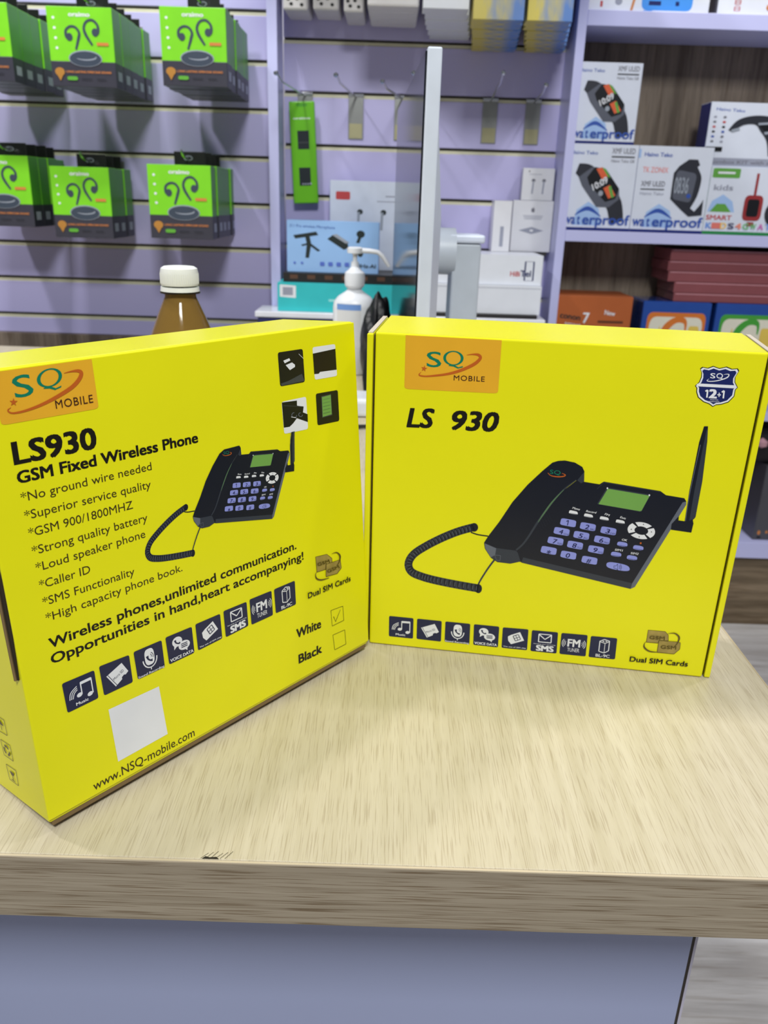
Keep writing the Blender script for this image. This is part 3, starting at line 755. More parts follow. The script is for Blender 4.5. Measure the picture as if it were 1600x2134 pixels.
# open tuck slots on both short edges: dark mouth with a raised card lip
def slot(xs, y0, y1, z0, z1, side):
    q = MB(); n = 12; vs = []
    for k in range(n+1):
        t = k/n; z = z0+(z1-z0)*t; w = math.sin(math.pi*min(max(t, .03), .97))**.45
        yc = (y0+y1)/2; h = (y1-y0)/2*w
        vs += [(xs, yc-h, z), (xs, yc+h, z), (xs-side*.0016, yc+h, z), (xs-side*.0016, yc-h, z)]
    fs = []
    for k in range(n):
        for j in range(4): fs.append((4*k+j, 4*k+(j+1) % 4, 4*k+4+(j+1) % 4, 4*k+4+j))
    fs += [(0, 1, 2, 3), (4*n+3, 4*n+2, 4*n+1, 4*n)]
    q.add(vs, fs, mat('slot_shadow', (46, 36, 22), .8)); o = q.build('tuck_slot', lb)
    q2 = MB(); pts = []
    for k in range(n+1):
        t = k/n; z = z0+(z1-z0)*t; w = math.sin(math.pi*t)
        pts.append((xs+side*.0006, (y0+y1)/2+(y1-y0)*.12*w, z))
    q2.tube(pts, .0007, KRAFT, 6); q2.build('card_lip', o)
s0 = FL(52, 1422); s1 = FL(-20, 1100)
slot(-.0003, .0015, .0075, FL(50, 1422)[1], FL(-30, 1120)[1], -1)
slot(BW+.0003, .0012, .0070, FL(760, 1118)[1], FL(748, 940)[1], 1)
q = MB(); q.box(.002, BW-.002, .0012, .026, -.0024, .0012, KRAFT, .0005); fl_ = q.build('bottom_flap', lb); fl_['label'] = 'brown cardboard bottom edge'

# ------------------------------------------------------------------ amber bottle behind the left box
YB0 = 0.66
bc = at(375, 600, YB0); zc = lambda r: zat(375, r, YB0)
wpx = (YB0*math.cos(PITCH)+.03)/F
AMB = mat('amber_plastic', (138, 108, 54), .08, trans=.30, spec=.6, ior=1.3, var=.06)
CAPW = mat('white_cap_plastic', (236, 238, 236), .35)
bt = thing('bottle', 'amber bottle with white screw cap behind the left yellow box', 'bottle', (bc.x, YB0, 0))
R_ = 38.5*wpx
h0, h1 = zc(556), zc(594)
prof = [(R_*2.05, .0005), (R_*2.15, .004), (R_*2.15, zc(760)), (R_*2.05, zc(735)), (R_*1.72, zc(700)), (R_*1.25, zc(655)), (R_*.95, zc(628)), (R_*.84, zc(618)), (R_*.82, zc(606))]
q = MB(); q.lathe([(.001, .0005)]+prof, AMB, 48, cap=True); q.build('glass_body', bt)
q = MB(); n = 72; vs = []; 
pr = [(R_*.97, h1), (R_, h1+.001), (R_, h0-.004), (R_*.95, h0-.001), (R_*.80, h0+.0004), (.0005, h0+.0012)]
q.lathe(pr, CAPW, 56)
for k in range(56):
    a = 2*math.pi*k/56
    q.box(-.0004, .0004, -.0004, .0004, 0, .0001, CAPW) if False else None
    c_, s_ = math.cos(a), math.sin(a)
    q.add([(R_*1.0*c_-s_*.0003, R_*1.0*s_+c_*.0003, h1+.0015), (R_*1.0*c_+s_*.0003, R_*1.0*s_-c_*.0003, h1+.0015), (R_*1.014*c_, R_*1.014*s_, h1+.0015),
           (R_*1.0*c_-s_*.0003, R_*1.0*s_+c_*.0003, h0-.0045), (R_*1.0*c_+s_*.0003, R_*1.0*s_-c_*.0003, h0-.0045), (R_*1.014*c_, R_*1.014*s_, h0-.0045)], [(0, 2, 5, 3), (2, 1, 4, 5), (0, 1, 2), (3, 5, 4)], CAPW)
q.build('screw_cap', bt)
q = MB(); q.lathe([(R_*.86, zc(597)), (R_*1.0, zc(597)), (R_*1.03, zc(606)), (R_*.88, zc(607))], CAPW, 48); q.build('tamper_ring', bt)
q = MB(); q.lathe([(R_*.86, zc(610.5)), (R_*1.06, zc(610)), (R_*1.06, zc(607.5)), (R_*.86, zc(607))], mat('dark_collar', (40, 30, 20), .3), 40); q.build('neck_ring', bt)

# ------------------------------------------------------------------ sanitizer pump bottle
YS = 1.41
sc0 = at(738, 640, YS); zs = lambda r: zat(738, r, YS); sp_ = (YS*math.cos(PITCH)+.065)/F
WPL = mat('white_soft_plastic', (226, 230, 238), .35)
sb = thing('sanitizer_bottle', 'white pump bottle with blue and white label, left of the monitor', 'bottle', (sc0.x, YS, 0))
q = MB(); q.lathe([(38*sp_, .0005), (44*sp_, .006), (44*sp_, zs(640)), (42*sp_, zs(628)), (33*sp_, zs(617)), (18*sp_, zs(607)), (14*sp_, zs(602)), (14*sp_, zs(598))], WPL, 40, sy=.75); q.build('bottle_body', sb)
q = MB(); q.lathe([(15*sp_, zs(601)), (20*sp_, zs(595)), (21*sp_, zs(580)), (20*sp_, zs(568)), (13*sp_, zs(562)), (8*sp_, zs(556)), (7.5*sp_, zs(545))], WPL, 32); q.build('pump_collar', sb)
q = MB(); q.lathe([(4.5*sp_, zs(552)), (4.5*sp_, zs(534)), (6*sp_, zs(529)), (16*sp_, zs(527)), (16.5*sp_, zs(517)), (12*sp_, zs(514.5))], WPL, 24)
q.tube([(-2*sp_, -.002, zs(521)), (30*sp_, -.002, zs(522)), (46*sp_, -.002, zs(524)), (56*sp_, -.002, zs(532)), (70*sp_, -.002, zs(553))], [6*sp_, 5*sp_, 4.6*sp_, 4.4*sp_, 3.6*sp_], WPL, 12)
q.build('pump_head', sb)
q = MB(); n = 12; rr = 44.6*sp_
def lab(r0, r1, M, rad):
    vs = []
    for k in range(n+1):
        a = math.radians(-140+70*k/n)
        vs += [(rad*math.cos(a), rad*.75*math.sin(a), zs(r0)), (rad*math.cos(a), rad*.75*math.sin(a), zs(r1))]
    q.add(vs, [(2*k, 2*k+2, 2*k+3, 2*k+1) for k in range(n)], M, True)
lab(630, 720, mat('white_label', (214, 216, 220), .5), rr); lab(631, 643, mat('label_blue', (110, 150, 215), .5), rr*1.004)
q.flat = True; q.build('paper_label', sb)

# ------------------------------------------------------------------ monitor seen edge-on
YN = 0.86
p = at(888, 96, YN); zt = p.z
yfar = None
d = ray(829, 225); yfar = d.y*(zt-CAMH)/d.z; pf = CAM+d*((zt-CAMH)/d.z)
MW = math.hypot(pf.x-p.x, pf.y-p.y); yaw = math.atan2(pf.y-p.y, pf.x-p.x)
TH = (922-888)*(YN*math.cos(PITCH)-.03)/F
print('monitor', p[:], pf[:], MW, TH)
Mm = Matrix.Translation((p.x, p.y, 0)) @ Matrix.Rotation(yaw, 4, 'Z')   # local x along the panel, local -y to the right (back)
mo = thing('computer_monitor', 'white desktop monitor standing edge-on behind the right yellow box', 'monitor', M=Mm)
HOU = mat('monitor_white_plastic', (214, 222, 240), .35)
zb = .055
q = MB(); q.box(0, MW, -TH, -.0016, zb, zt, HOU, .0015); q.build('housing', mo)
q = MB(); cx_ = MW*.52
pts = []
for (x0, x1, y, z0, z1) in [(.004, MW-.02, -TH+.001, zb+.01, zt-.05), (.035, MW-.08, -TH-.010, zb+.03, zt-.15)]:
    pts += [(x0, y, z0), (x1, y, z0), (x1, y, z1), (x0, y, z1)]
q.hexa(pts, HOU); q.build('back_bulge', mo)
SCR = mat('screen_glass', (24, 27, 34), .10, spec=.12, ior=1.25)
q = MB(); q.box(.004, MW-.002, -.0018, .0002, zb+.012, zt-.003, SCR, .0003); q.build('screen', mo)
q = MB(); q.box(.003, MW-.001, -.0016, .0006, zb+.002, zb+.012, mat('bezel_grey', (150, 154, 164), .4)); q.build('chin', mo)
NG = mat('stand_grey_plastic', (186, 194, 206), .4)
yn = cx_
nk = lambda r: zat(965, r, p.y+MW*.52)
xr = at(997, 560, p.y+MW*.52).x; lp = Mm.inverted() @ Vector((xr, p.y+MW*.52, 0))
yo = lp.y
nw = 60*1.08/F
q = MB(); q.box(cx_-.018, cx_+.03, yo, yo+nw, .012, nk(506), NG, .003)
q.build('stand_neck', mo)
q = MB(); q.box(cx_-.022, cx_+.034, yo-.004, yo+nw+.006, nk(505.5), nk(488), HOU, .003)
q.box(cx_+.031, cx_+.036, yo-.004, yo+.006, .012, nk(490), HOU, .001); q.build('neck_cover', mo)
q = MB(); 
q.tube([(cx_, -TH-.005, nk(525)), (cx_, yo+nw-.004, nk(525))], .030, NG, 24); q.build('tilt_hub', mo)
q = MB(); q.box(cx_-.10, cx_+.06, -.16, .015, .0004, .012, NG, .004); q.build('base_plate', mo)

# ------------------------------------------------------------------ black bag and cable on the worktop
bm_ = bmesh.new(); bmesh.ops.create_icosphere(bm_, subdivisions=5, radius=1)
BGM = mat('black_nylon', (20, 21, 25), .42, bump=.3, bscale=60)
YG = 1.285
c0 = at(796, 700, YG); ztop = zat(800, 606, YG)
for v in bm_.verts:
    co_ = v.co.copy(); nz = noise.noise(co_*1.7)*.16+noise.noise(co_*3.7)*.05
    fold = abs(noise.noise(Vector((co_.x*2, co_.y*2, co_.z*.9))))*-.20
    k = 1+nz+fold
    up = (co_.z+1)/2
    v.co = Vector((co_.x*.0245*k+.007*up, co_.y*.046*k, max(-.98, co_.z)*k))
zmin = min(v.co.z for v in bm_.verts); zmx = max(v.co.z for v in bm_.verts)
for v in bm_.verts: v.co.z = max(.0005, (v.co.z-zmin)*(ztop/(zmx-zmin)))
bg = thing('bag', 'black fabric bag slumped between the pump bottle and the monitor', 'bag', (c0.x-.012, YG, 0))
me = bpy.data.meshes.new('bag_body'); bm_.to_mesh(me); bm_.free(); me.materials.append(BGM)
for pl in me.polygons: pl.use_smooth = True
o = bpy.data.objects.new('bag_body', me); C.objects.link(o); o.parent = bg
q = MB(); q.tube([(.0, -.035, .10), (-.008, -.044, .07), (-.012, -.05, .03), (-.01, -.055, .008), (.01, -.06, .005)], .004, BGM, 8); q.build('strap', bg)
g0 = gz(752, 860)
ad = thing('power_adapter', 'white plug adapter with dark cable on the worktop between the yellow boxes', 'adapter', (g0.x, g0.y, 0))
q = MB(); q.box(-.02, .02, -.03, .03, .0004, .026, WPL, .006, 3); q.build('adapter_body', ad)
q = MB(); q.tube([(-.01, -.028, .012), (-.02, -.06, .006), (.0, -.09, .004), (.03, -.085, .004), (.05, -.05, .004)], .0028, mat('cable_black', (26, 26, 30), .5), 8); q.build('cable', ad)

# ------------------------------------------------------------------ green earbud cartons on hooks
GRN = mat('lime_green_print', (126, 212, 44), .3, var=.03); GRNS = mat('shaded_green_print', (70, 150, 36), .35, var=.05)
CHAR = mat('charcoal_print', (58, 58, 70), .35); CHARD = mat('shaded_charcoal_print', (44, 46, 56), .4)
GOLD = mat('gold_foil_print', (196, 140, 70), .3, .3); ORG2 = mat('amber_text_print', (206, 130, 70), .35); TABK = mat('black_tab', (16, 20, 18), .35)
PILL = mat('green_pill_print', (96, 170, 60), .35); EAR = mat('earbud_grey_print', (62, 72, 88), .35); EARH = mat('earbud_light_print', (150, 158, 172), .35)
STEEL = mat('chrome_wire', (200, 203, 210), .18, 1.)
def ear_carton_proto(w, h, dp):
    """origin: bottom centre of the back; front faces -y"""
    t = bpy.data.objects.new('earbud_box', None); C.objects.link(t); t.empty_display_size = .02
    q = MB(); hs = h*.32
    q.box(-w/2, w/2, -dp, 0, hs, h, GRN, .0006); q.box(-w/2, w/2, -dp, 0, 0, hs, CHAR, .0006)
    q.box(w/2-.0006, w/2+.0002, -dp+.001, -.001, hs, h-.001, GRNS); q.box(w/2-.0006, w/2+.0002, -dp+.001, -.001, .001, hs, CHARD)  # side shade put into the colour: darker copies of the front tones
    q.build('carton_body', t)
    P = Print(front_place(-dp), base=.0003, step=.00006); P.T = lambda x, y: (-w/2+x*w, y*h)
    for k in range(4): P.ell(.10+.006*k, .86-.125*k, .022, .018, WHT, n=10)
    P.text('oraimo', (.34, .88), (.66, .88), .055, WHT, .03)
    hw = [.06, .05, .036, .032, .032, .038, .042, .03]
    P.stroke([(.33, .60), (.28, .64), (.28, .71), (.35, .755), (.43, .745), (.48, .68), (.46, .60), (.41, .47)], hw, EAR); P.ell(.325, .625, .05, .05, EAR, .4)
    P.stroke([(.72, .66), (.77, .70), (.77, .78), (.70, .84), (.61, .825), (.56, .75), (.58, .66), (.67, .53)], hw, EAR); P.ell(.725, .69, .05, .05, EAR, -.4)
    P.ell(.545, .36, .26, .105, EARH); P.ell(.545, .355, .245, .095, EAR); P.ell(.56, .375, .16, .04, EARH); P.ell(.54, .39, .17, .04, EAR)
    P.rect(.74, .525, .92, .565, ORG2)
    P.ell(.13, .185, .075, .055, GOLD); P.poly([(.08, .15), (.18, .15), (.13, .07)], GOLD)
    P.text('LONG LASTING OPEN EAR SOUND', (.23, .175), (.93, .175), .028, ORG2, .02)
    P.rquad([(.24, .08), (.40, .08), (.40, .13), (.24, .13)], .3, PILL); P.rect(.46, .095, .62, .107, CHARD); P.rect(.70, .095, .84, .107, CHARD)
    P.build('printed_front', t)
    q = MB(); q.box(-.018, .044, -.006, -.004, h-.002, h+.026, TABK, .0008); tb = q.build('hang_tab', t)
    q = MB(); q.tube([(.012*math.cos(a)*.7+.010, -.0062, h+.014+.004*math.sin(a)) for a in [k*math.pi/6 for k in range(13)]], .0007, EARH, 5); q.build('hang_hole', tb)
    P = Print(lambda u, v, d: (w/2+d+.0004, -dp+u, v)); P.T = lambda x, y: (x*dp, y*h)
    P.rect(.25, .10, .75, .22, EARH); P.build('side_mark', t)
    return t
def hook_rail(x, yt, z, label, cat='hook', tipup=.012, plate=(.028, .075)):
    t = thing('wall_hook', label, cat, (x, YB, z))
    q = MB(); q.tube([(0, -.003, -.001), (0, yt-YB+.02, 0), (0, yt-YB+.006, tipup*.4), (0, yt-YB, tipup)], .0021, STEEL, 8); q.build('rod', t)
    q = MB(); q.box(-plate[0]/2, plate[0]/2, -.0028, -.0004, -plate[1], .004, mat('hook_plate_metal', (150, 152, 152), .3, .7), .0006); q.build('plate', t)
    return t
protos = {}
rows = [  # name, quad TL TR BR BL px, Y front, count, depth each, words
    ('top row, leftmost column', (-112, 3), (20, 3), (24, 168), (-104, 168), 1.63, 5),
    ('top row, middle column', (99, 14), (235, 14), (240, 180), (107, 182), 1.63, 5),
    ('top row, right column', (334, 14), (471, 15), (473, 180), (338, 180), 1.63, 5),
    ('lower row, leftmost column', (-66, 322), (60, 324), (70, 471), (-58, 471), 1.70, 4),
    ('lower row, middle column', (104, 345), (229, 350), (234, 498), (115, 493), 1.72, 3),
    ('lower row, right column', (309, 342), (440, 345), (443, 500), (312, 495), 1.68, 5)]
ORD = ['front', 'second', 'third', 'fourth', 'fifth']
ch_proto = None
for nm, tl, tr, br, bl, Y, n in rows:
    a, b_, c, d = [at(*p_, Y) for p_ in (tl, tr, br, bl)]
    w = ((b_.x-a.x)+(c.x-d.x))/2; h = ((a.z-d.z)+(b_.z-c.z))/2; x = (a.x+b_.x+c.x+d.x)/4; z0 = (d.z+c.z)/2
    if ch_proto is None: ch_proto = ear_carton_proto(.124, .138, .046); PW, PH = .124, .138; first = True
    pitch = .0475
    for k in range(n):
        o = ch_proto if first else copy_tree(ch_proto)
        first = False
        jit = random.uniform(-.002, .002) if k else 0
        o.location = (x+jit, Y+.046+k*pitch, z0+ (jit*.4))
        o.scale = (w/PW, 1, h/PH)
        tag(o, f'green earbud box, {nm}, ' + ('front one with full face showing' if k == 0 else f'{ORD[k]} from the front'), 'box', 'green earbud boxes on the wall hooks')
    hook_rail(x+.010, Y-.012, z0+h+.014*h/PH, 'chrome hook holding the green earbud boxes, '+nm, plate=(.05, .02))

# ------------------------------------------------------------------ empty hooks of the centre bay
for k, (tip, base, lab_) in enumerate([((575, 152), (636, 196), 'chrome hook that the green strap pack hangs on'), ((700, 156), (742, 203), 'empty chrome hook over a grey plate, right of the green strap pack'),
                        ((797, 170), (838, 208), 'empty chrome hook just left of the monitor screen'), ((862, 152), (880, 208), 'chrome hook peeking over the slanted top of the monitor screen'),
                        ((1049, 152), (1022, 212), 'empty chrome hook first to the right of the monitor'), ((1138, 177), (1111, 222), 'empty chrome hook nearest the right post')]):
    pb = at(*base, YB); pt = at(*tip, 1.64)
    t = thing('wall_hook', lab_, 'hook', (pb.x, YB, .4785), 'empty hooks behind the monitor')
    v = pt-Vector((pb.x, YB, .4785))
    q = MB(); q.tube([(0, -.003, -.002), tuple(v*.82+Vector((0, 0, -.006))), tuple(v*.95), tuple(v)], .0021, STEEL, 8)
    q.lathe([(.001, -.004), (.0042, -.002), (.0042, .002), (.001, .004)], STEEL, 12, c=tuple(v)); q.build('rod', t)
    q = MB(); q.box(-.016, .016, -.004, .0, -.002, .004, STEEL, .0005)
    q.box(-.0155, .0155, -.0026, -.0004, -.082, -.002, mat('hook_plate_metal', (150, 152, 152), .3, .7), .0006); pl_ = q.build('plate', t)
    q = MB(); q.box(-.0135, .0135, -.0032, -.0027, -.080, -.052, mat('price_strip', (168, 164, 128), .4)); q.build('price_strip', pl_)
# green watch strap pack
a = at(605, 208, 1.86); c = at(652, 208, 1.86); d = at(668, 424, 1.86)
w = .052; h = a.z-d.z; tilt = .06
Mx = Matrix.Translation((at(637, 424, 1.86).x, 1.882, at(637, 424, 1.86).z)) @ Matrix.Rotation(-math.atan2(at(640, 424, 1.86).x-at(630, 208, 1.86).x, h), 4, 'Y')
sk = thing('strap_pack', 'long lime green hanging pack with two dark window strips on the first hook', 'package', M=Mx)
G2 = mat('strap_pack_green', (96, 176, 20), .35)
q = MB(); q.box(-w/2, w/2, -.014, 0, 0, h, G2, .002); q.build('card_box', sk)
P = Print(front_place(-.014), base=.0003, step=.00006); P.T = lambda x, y: (-w/2+x*w, y*h)
P.rect(.02, .01, .98, .99, G2); P.rquad([(.28, .95), (.72, .95), (.72, .98), (.28, .98)], .3, GRNS); P.text('oraimo', (.15, .83), (.82, .83), .02, WHT, .02)
DW = mat('dark_window_print', (30, 38, 44), .3)
P.rect(.28, .54, .74, .72, DW); P.rect(.30, .60, .72, .61, PD); P.rect(.28, .18, .74, .36, DW); P.text('ıııl', (.4, .19), (.75, .19), .02, EARH, .02); P.build('printed_front', sk)

# ------------------------------------------------------------------ front-facing cartons helper
def carton(name, label, cat, x0, x1, z0, z1, yf, dp, M, Ms=None, group=None, bev=.0008):
    t = thing(name, label, cat, ((x0+x1)/2, yf, z0), group)
    w, h = x1-x0, z1-z0
    q = MB(); q.box(-w/2, w/2, 0, dp, 0, h, M, bev)
    if Ms:
        q.box(-w/2-.0003, -w/2+.001, .001, dp-.001, .001, h-.001, Ms); q.box(w/2-.001, w/2+.0003, .001, dp-.001, .001, h-.001, Ms)
    q.build('carton_body', t)
    P = Print(front_place(), base=.0003, step=.00006); P.T = lambda x, y: (-w/2+x*w, y*h)
    P.rect(.004, .004, .996, .996, M)
    return t, P, w, h
WB = mat('white_carton', (226, 230, 240), .3, var=.02)
WB2 = mat('offwhite_carton', (220, 221, 228), .35, var=.02)
SKY = mat('sky_blue_print', (150, 190, 240), .3, var=.08, scale=8); BLUS = mat('blue_side_print', (40, 96, 180), .35)
TEAL = mat('teal_carton', (52, 190, 196), .35); BKB = mat('black_carton', (30, 28, 30), .4); BRN = mat('brown_check_print', (88, 58, 44), .4)
GLT = mat('grey_faint_print', (150, 154, 172), .4); REDP = mat('red_tag_print', (190, 70, 74), .35)
# teal box on the ledge
yt_ = 1.715
x0 = at(578, 610, yt_).x; x1 = at(826, 620, yt_).x; zt1 = zat(700, 592, yt_)
t, P, w, h = carton('storage_box', 'long flat teal box on the ledge behind the pump bottle', 'box', x0, x1, ZL+.0003, zt1, yt_, .155, TEAL)
P.rquad([(.02, .50), (.155, .47), (.155, .90), (.02, .93)], .06, WHT); P.rect(.045, .56, .13, .84, GLT)
P.text('Tecno', (.43, .38), (.66, .36), .16, WHT, .01) if False else P.rect(.43, .38, .52, .46, mat('pale_teal_print', (150, 225, 225), .35)); P.build('printed_front', t)
ztk = zat(700, 571, 1.73)
t, P, w, h = carton('storage_box', 'black box with brown checks lying between the teal and blue boxes', 'box', at(590, 580, 1.73).x, at(824, 585, 1.73).x, zt1+.0004, ztk, 1.73, .14, BKB)
for k in range(6): P.rect(.06+.155*k, .35, .13+.155*k, .8, BRN)
P.build('printed_front', t)
# blue microphone box
t, P, w, h = carton('microphone_box', 'light blue wireless microphone box with black tripod picture', 'box', at(598, 520, 1.75).x, at(789, 520, 1.75).x, ztk+.0004, zat(690, 461, 1.75), 1.75, .045, SKY, BLUS)
P.text('S11 Pro wireless Microphone', (.03, .87), (.52, .85), .055, mat('blue_text_print', (60, 90, 170), .35), .01)
DG = mat('tripod_dark_print', (34, 44, 46), .35)
P.stroke([(.08, .68), (.33, .76)], .07, DG, False); P.stroke([(.22, .72), (.24, .55), (.22, .28)], [.05, .05, .04], DG, False); P.stroke([(.24, .56), (.35, .42)], .035, DG, False); P.stroke([(.24, .56), (.16, .52)], .03, DG, False)
P.poly([(.44, .66), (.50, .74), (.66, .60), (.67, .50), (.62, .46)], DG); P.poly([(.49, .74), (.54, .76), (.68, .60), (.64, .58)], EARH)
P.ell(.80, .77, .045, .07, DG); P.stroke([(.80, .76), (.77, .60)], .035, DG, False); P.ell(.80, .40, .03, .07, DG)
for k in range(4): P.rquad([(.36+.09*k, .13), (.41+.09*k, .13), (.41+.09*k, .21), (.36+.09*k, .21)], .2, mat('blue_icon_print', (84, 110, 200), .35))
for k in range(2): P.rect(.07+.08*k, .16, .095+.08*k, .20, mat('blue_icon_print', (84, 110, 200), .35))
P.text('200Hz-AI', (.70, .12), (.97, .12), .07, DG, .02); P.build('printed_front', t)
# white earphone box behind the blue one
yE = 1.845
t, P, w, h = carton('earphone_box', 'tall pale earphone box with red tag behind the blue microphone box', 'box', at(687, 480, yE).x, at(860, 480, yE).x, ztk+.0004, zat(750, 377, yE), yE, .035, mat('pale_blue_carton', (206, 214, 232), .3), BLUS)
P.rquad([(.07, .79), (.24, .79), (.24, .88), (.07, .88)], .15, REDP); P.text('mi', (.12, .81), (.2, .81), .03, WHT) if False else None
P.rect(.66, .83, .84, .845, GLT); P.rect(.56, .775, .88, .785, GLT)
for cx2 in (.36, .64):
    P.ell(cx2, .66, .035, .03, DG); P.stroke([(cx2-.015, .66), (cx2-.02, .46)], .03, EARH, False)
P.build('printed_front', t)
# right of the monitor: white boxes on the ledge
zw0 = ZL+.0003
zt2 = zat(1020, 658, 1.72); zt3 = zat(1020, 592, 1.72)
t, P, w, h = carton('tray', 'flat black tray under the white boxes right of the monitor', 'tray', at(900, 660, 1.71).x, at(1119, 660, 1.71).x, zw0, zat(1020, 655, 1.71), 1.71, .15, BKB); P.mb = None
zk = zat(1020, 655, 1.71)+.0004
t, P, w, h = carton('storage_box', 'plain white flat box on the black tray right of the monitor', 'box', at(880, 620, 1.72).x, at(1127, 620, 1.72).x, zk, zat(1020, 594, 1.72), 1.72, .14, WB)
P.rect(.01, .90, .99, .92, GLT); P.build('printed_front', t)
zk2 = zat(1020, 594, 1.72)+.0004
t, P, w, h = carton('storage_box', 'white flat box printed with a phone outline, topmost right of the monitor', 'box', at(880, 555, 1.73).x, at(1131, 555, 1.73).x, zk2, zat(1020, 530, 1.73), 1.73, .12, WB)
P.lines([(.855, .16), (.925, .16), (.925, .80), (.855, .80)], .012, NAVYB, True); P.text('HiBi', (.735, .30), (.815, .30), .16, REDP, .02); P.text('Tel', (.82, .30), (.905, .30), .2, NAVYB, .02); P.text('SO', (.23, .35), (.33, .35), .26, NAVYB, .04); P.build('printed_front', t)
zk3 = zat(1020, 530, 1.73)+.0004
def apple(P, cx, cy, s, M):
    P.poly([(cx-.9*s, cy+.2*s), (cx-.6*s, cy+.75*s), (cx, cy+.6*s), (cx+.6*s, cy+.75*s), (cx+.85*s, cy+.5*s), (cx+.6*s, cy+.1*s), (cx+.9*s, cy-.4*s), (cx+.4*s, cy-1*s), (cx, cy-.85*s), (cx-.4*s, cy-1*s), (cx-.85*s, cy-.4*s)], M)
    P.ell(cx+.15*s, cy+1.0*s, .12*s, .3*s, M, -.5, 8)
yA = 1.86
xa0, xa1 = at(1066, 470, yA).x, at(1153, 470, yA).x
t, P, w, h = carton('charger_box', 'white box with grey fruit emblem and cable drawing beside the right post', 'box', xa0, min(xa1, PRx0-.001), zk3-.0, zat(1110, 418, yA), yA, .03, WB2)
DGY = mat('grey_print', (110, 110, 122), .4)
P.T = lambda x, y, w=w, h=h: (-w/2+x*w, y*h)
apple(P, .50, .82, .05, DGY)
for k in range(3): P.rect(.26+.02*k, .70-.03*k, .76-.02*k, .712-.03*k, GLT)
P.poly([(.18, .42), (.5, .35), (.8, .42), (.5, .49)], GLT); P.rect(.46, .40, .54, .44, WB2); P.build('printed_front', t)
yA2 = 1.83
t, P, w, h = carton('charger_box', 'narrow white box left of the fruit emblem box, with a pale cable drawing', 'box', at(1027, 470, yA2).x, at(1064, 470, yA2).x, zk3, zat(1045, 418, yA2), yA2, .05, WB2)
P.rect(.42, .10, .62, .50, GLT); P.build('printed_front', t)
yA3 = 1.8915-.0
t, P, w, h = carton('earphone_box', 'small white earphone box standing behind, topmost beside the right post', 'box', at(1084, 390, 1.892).x, min(at(1149, 390, 1.892).x, PRx0-.001), zat(1110, 418, yA)+.0006, zat(1115, 350, yA), 1.868, .022, WB2)
apple(P, .2, .9, .03, DGY); P.rect(.2, .80, .6, .815, GLT)
for cx2 in (.35, .68): P.ell(cx2, .62, .06, .05, DGY); P.stroke([(cx2, .6), (cx2-.02, .2)], .05, GLT, False)
P.build('printed_front', t)

# ------------------------------------------------------------------ hanging stock at the top of the centre bay
WS = mat('white_socket_plastic', (214, 212, 214), .4)
for k, (xa, xb, yb, Y) in enumerate([(590, 642, 20, 1.80), (652, 706, 20, 1.80), (716, 758, 25, 1.77)]):
    A_ = at(xa, yb, Y); B_ = at(xb, yb, Y); wd = B_.x-A_.x
    t = thing('extension_socket', ['white extension socket hanging at the top, nearest the left post', 'white extension socket hanging at the top, second from the left post', 'white extension socket hanging at the top, third from the left post'][k], 'extension socket', ((A_.x+B_.x)/2, Y, A_.z), 'extension sockets above the hooks')
    q = MB(); q.box(-wd/2, wd/2, 0, YB-.001-Y, 0, ZT-A_.z, WS, .004); q.build('casing', t)
    P = Print(front_place(), base=.0004); 
    for r in range(6):
        for (dx, dz) in ((-.3, .012), (.05, .013), (-.18, .004), (.24, .003)):
            P.ell(dx*wd, .006+dz+.032*r, .0035, .003, BKB, n=8)
    P.build('socket_holes', t)
for k, (xa, xb, yb, Y, n, dz) in enumerate([(765, 873, 12, 1.66, 4, .0)]):
    A_ = at(xa, yb, Y); B_ = at(xb, yb+14, Y)
    for j in range(n):
        zz = A_.z+.002*j; yy = Y+.058*j
        t = thing('extension_socket', ['white boxed extension socket hanging left above the monitor, front one', 'white boxed extension socket hanging left above the monitor, second one', 'white boxed extension socket hanging left above the monitor, third one', 'white boxed extension socket hanging left above the monitor, rearmost one'][j], 'extension socket', ((A_.x+B_.x)/2, yy, zz), 'boxed extension sockets')
        q = MB(); q.box(-(B_.x-A_.x)/2, (B_.x-A_.x)/2, 0, .052, 0, ZT-zz, WS, .004); q.build('casing', t)
def hang_stack(xa, xb, row, Y, n, M, lab_, grp, pic=None, name='hanging_box', back=None):
    A_ = at(xa, row, Y); B_ = at(xb, row, Y); st = (YB-.004-Y)/n
    bx = at(back, 95, YB-.03).x-B_.x
    dx = lambda j: bx*j/n
    for j in range(n):
        t, P, w, h = carton(name, lab_.replace('#', ['front', 'second', 'third', 'fourth', 'fifth', 'sixth', 'seventh'][j]), 'box', A_.x+dx(j)+random.uniform(-.002, .002)*(j > 0), B_.x+dx(j), A_.z+.001*(j % 2), ZT, Y+j*st, st-.002, M, group=grp)
        if pic and j == 0: pic(P)
        if j == 0: P.build('printed_front', t)
YBL = bpy.data.materials.new('yellow_blue_print'); YBL.use_nodes = True
nt = YBL.node_tree; tc = nt.nodes.new('ShaderNodeTexCoord'); sx_ = nt.nodes.new('ShaderNodeSeparateXYZ'); rp = nt.nodes.new('ShaderNodeValToRGB')
nz = nt.nodes.new('ShaderNodeTexNoise'); nz.inputs['Scale'].default_value = 4
ad_ = nt.nodes.new('ShaderNodeMath'); ad_.operation = 'MULTIPLY_ADD'; ad_.inputs[1].default_value = 7.; 
nt.links.new(tc.outputs['Object'], sx_.inputs[0]); nt.links.new(sx_.outputs[0], ad_.inputs[0]); nt.links.new(nz.outputs['Fac'], ad_.inputs[2]); nt.links.new(ad_.outputs[0], rp.inputs[0])
rp.color_ramp.elements[0].position = .3; rp.color_ramp.elements[0].color = lin((206, 190, 80)); rp.color_ramp.elements[1].position = .75; rp.color_ramp.elements[1].color = lin((86, 130, 200))
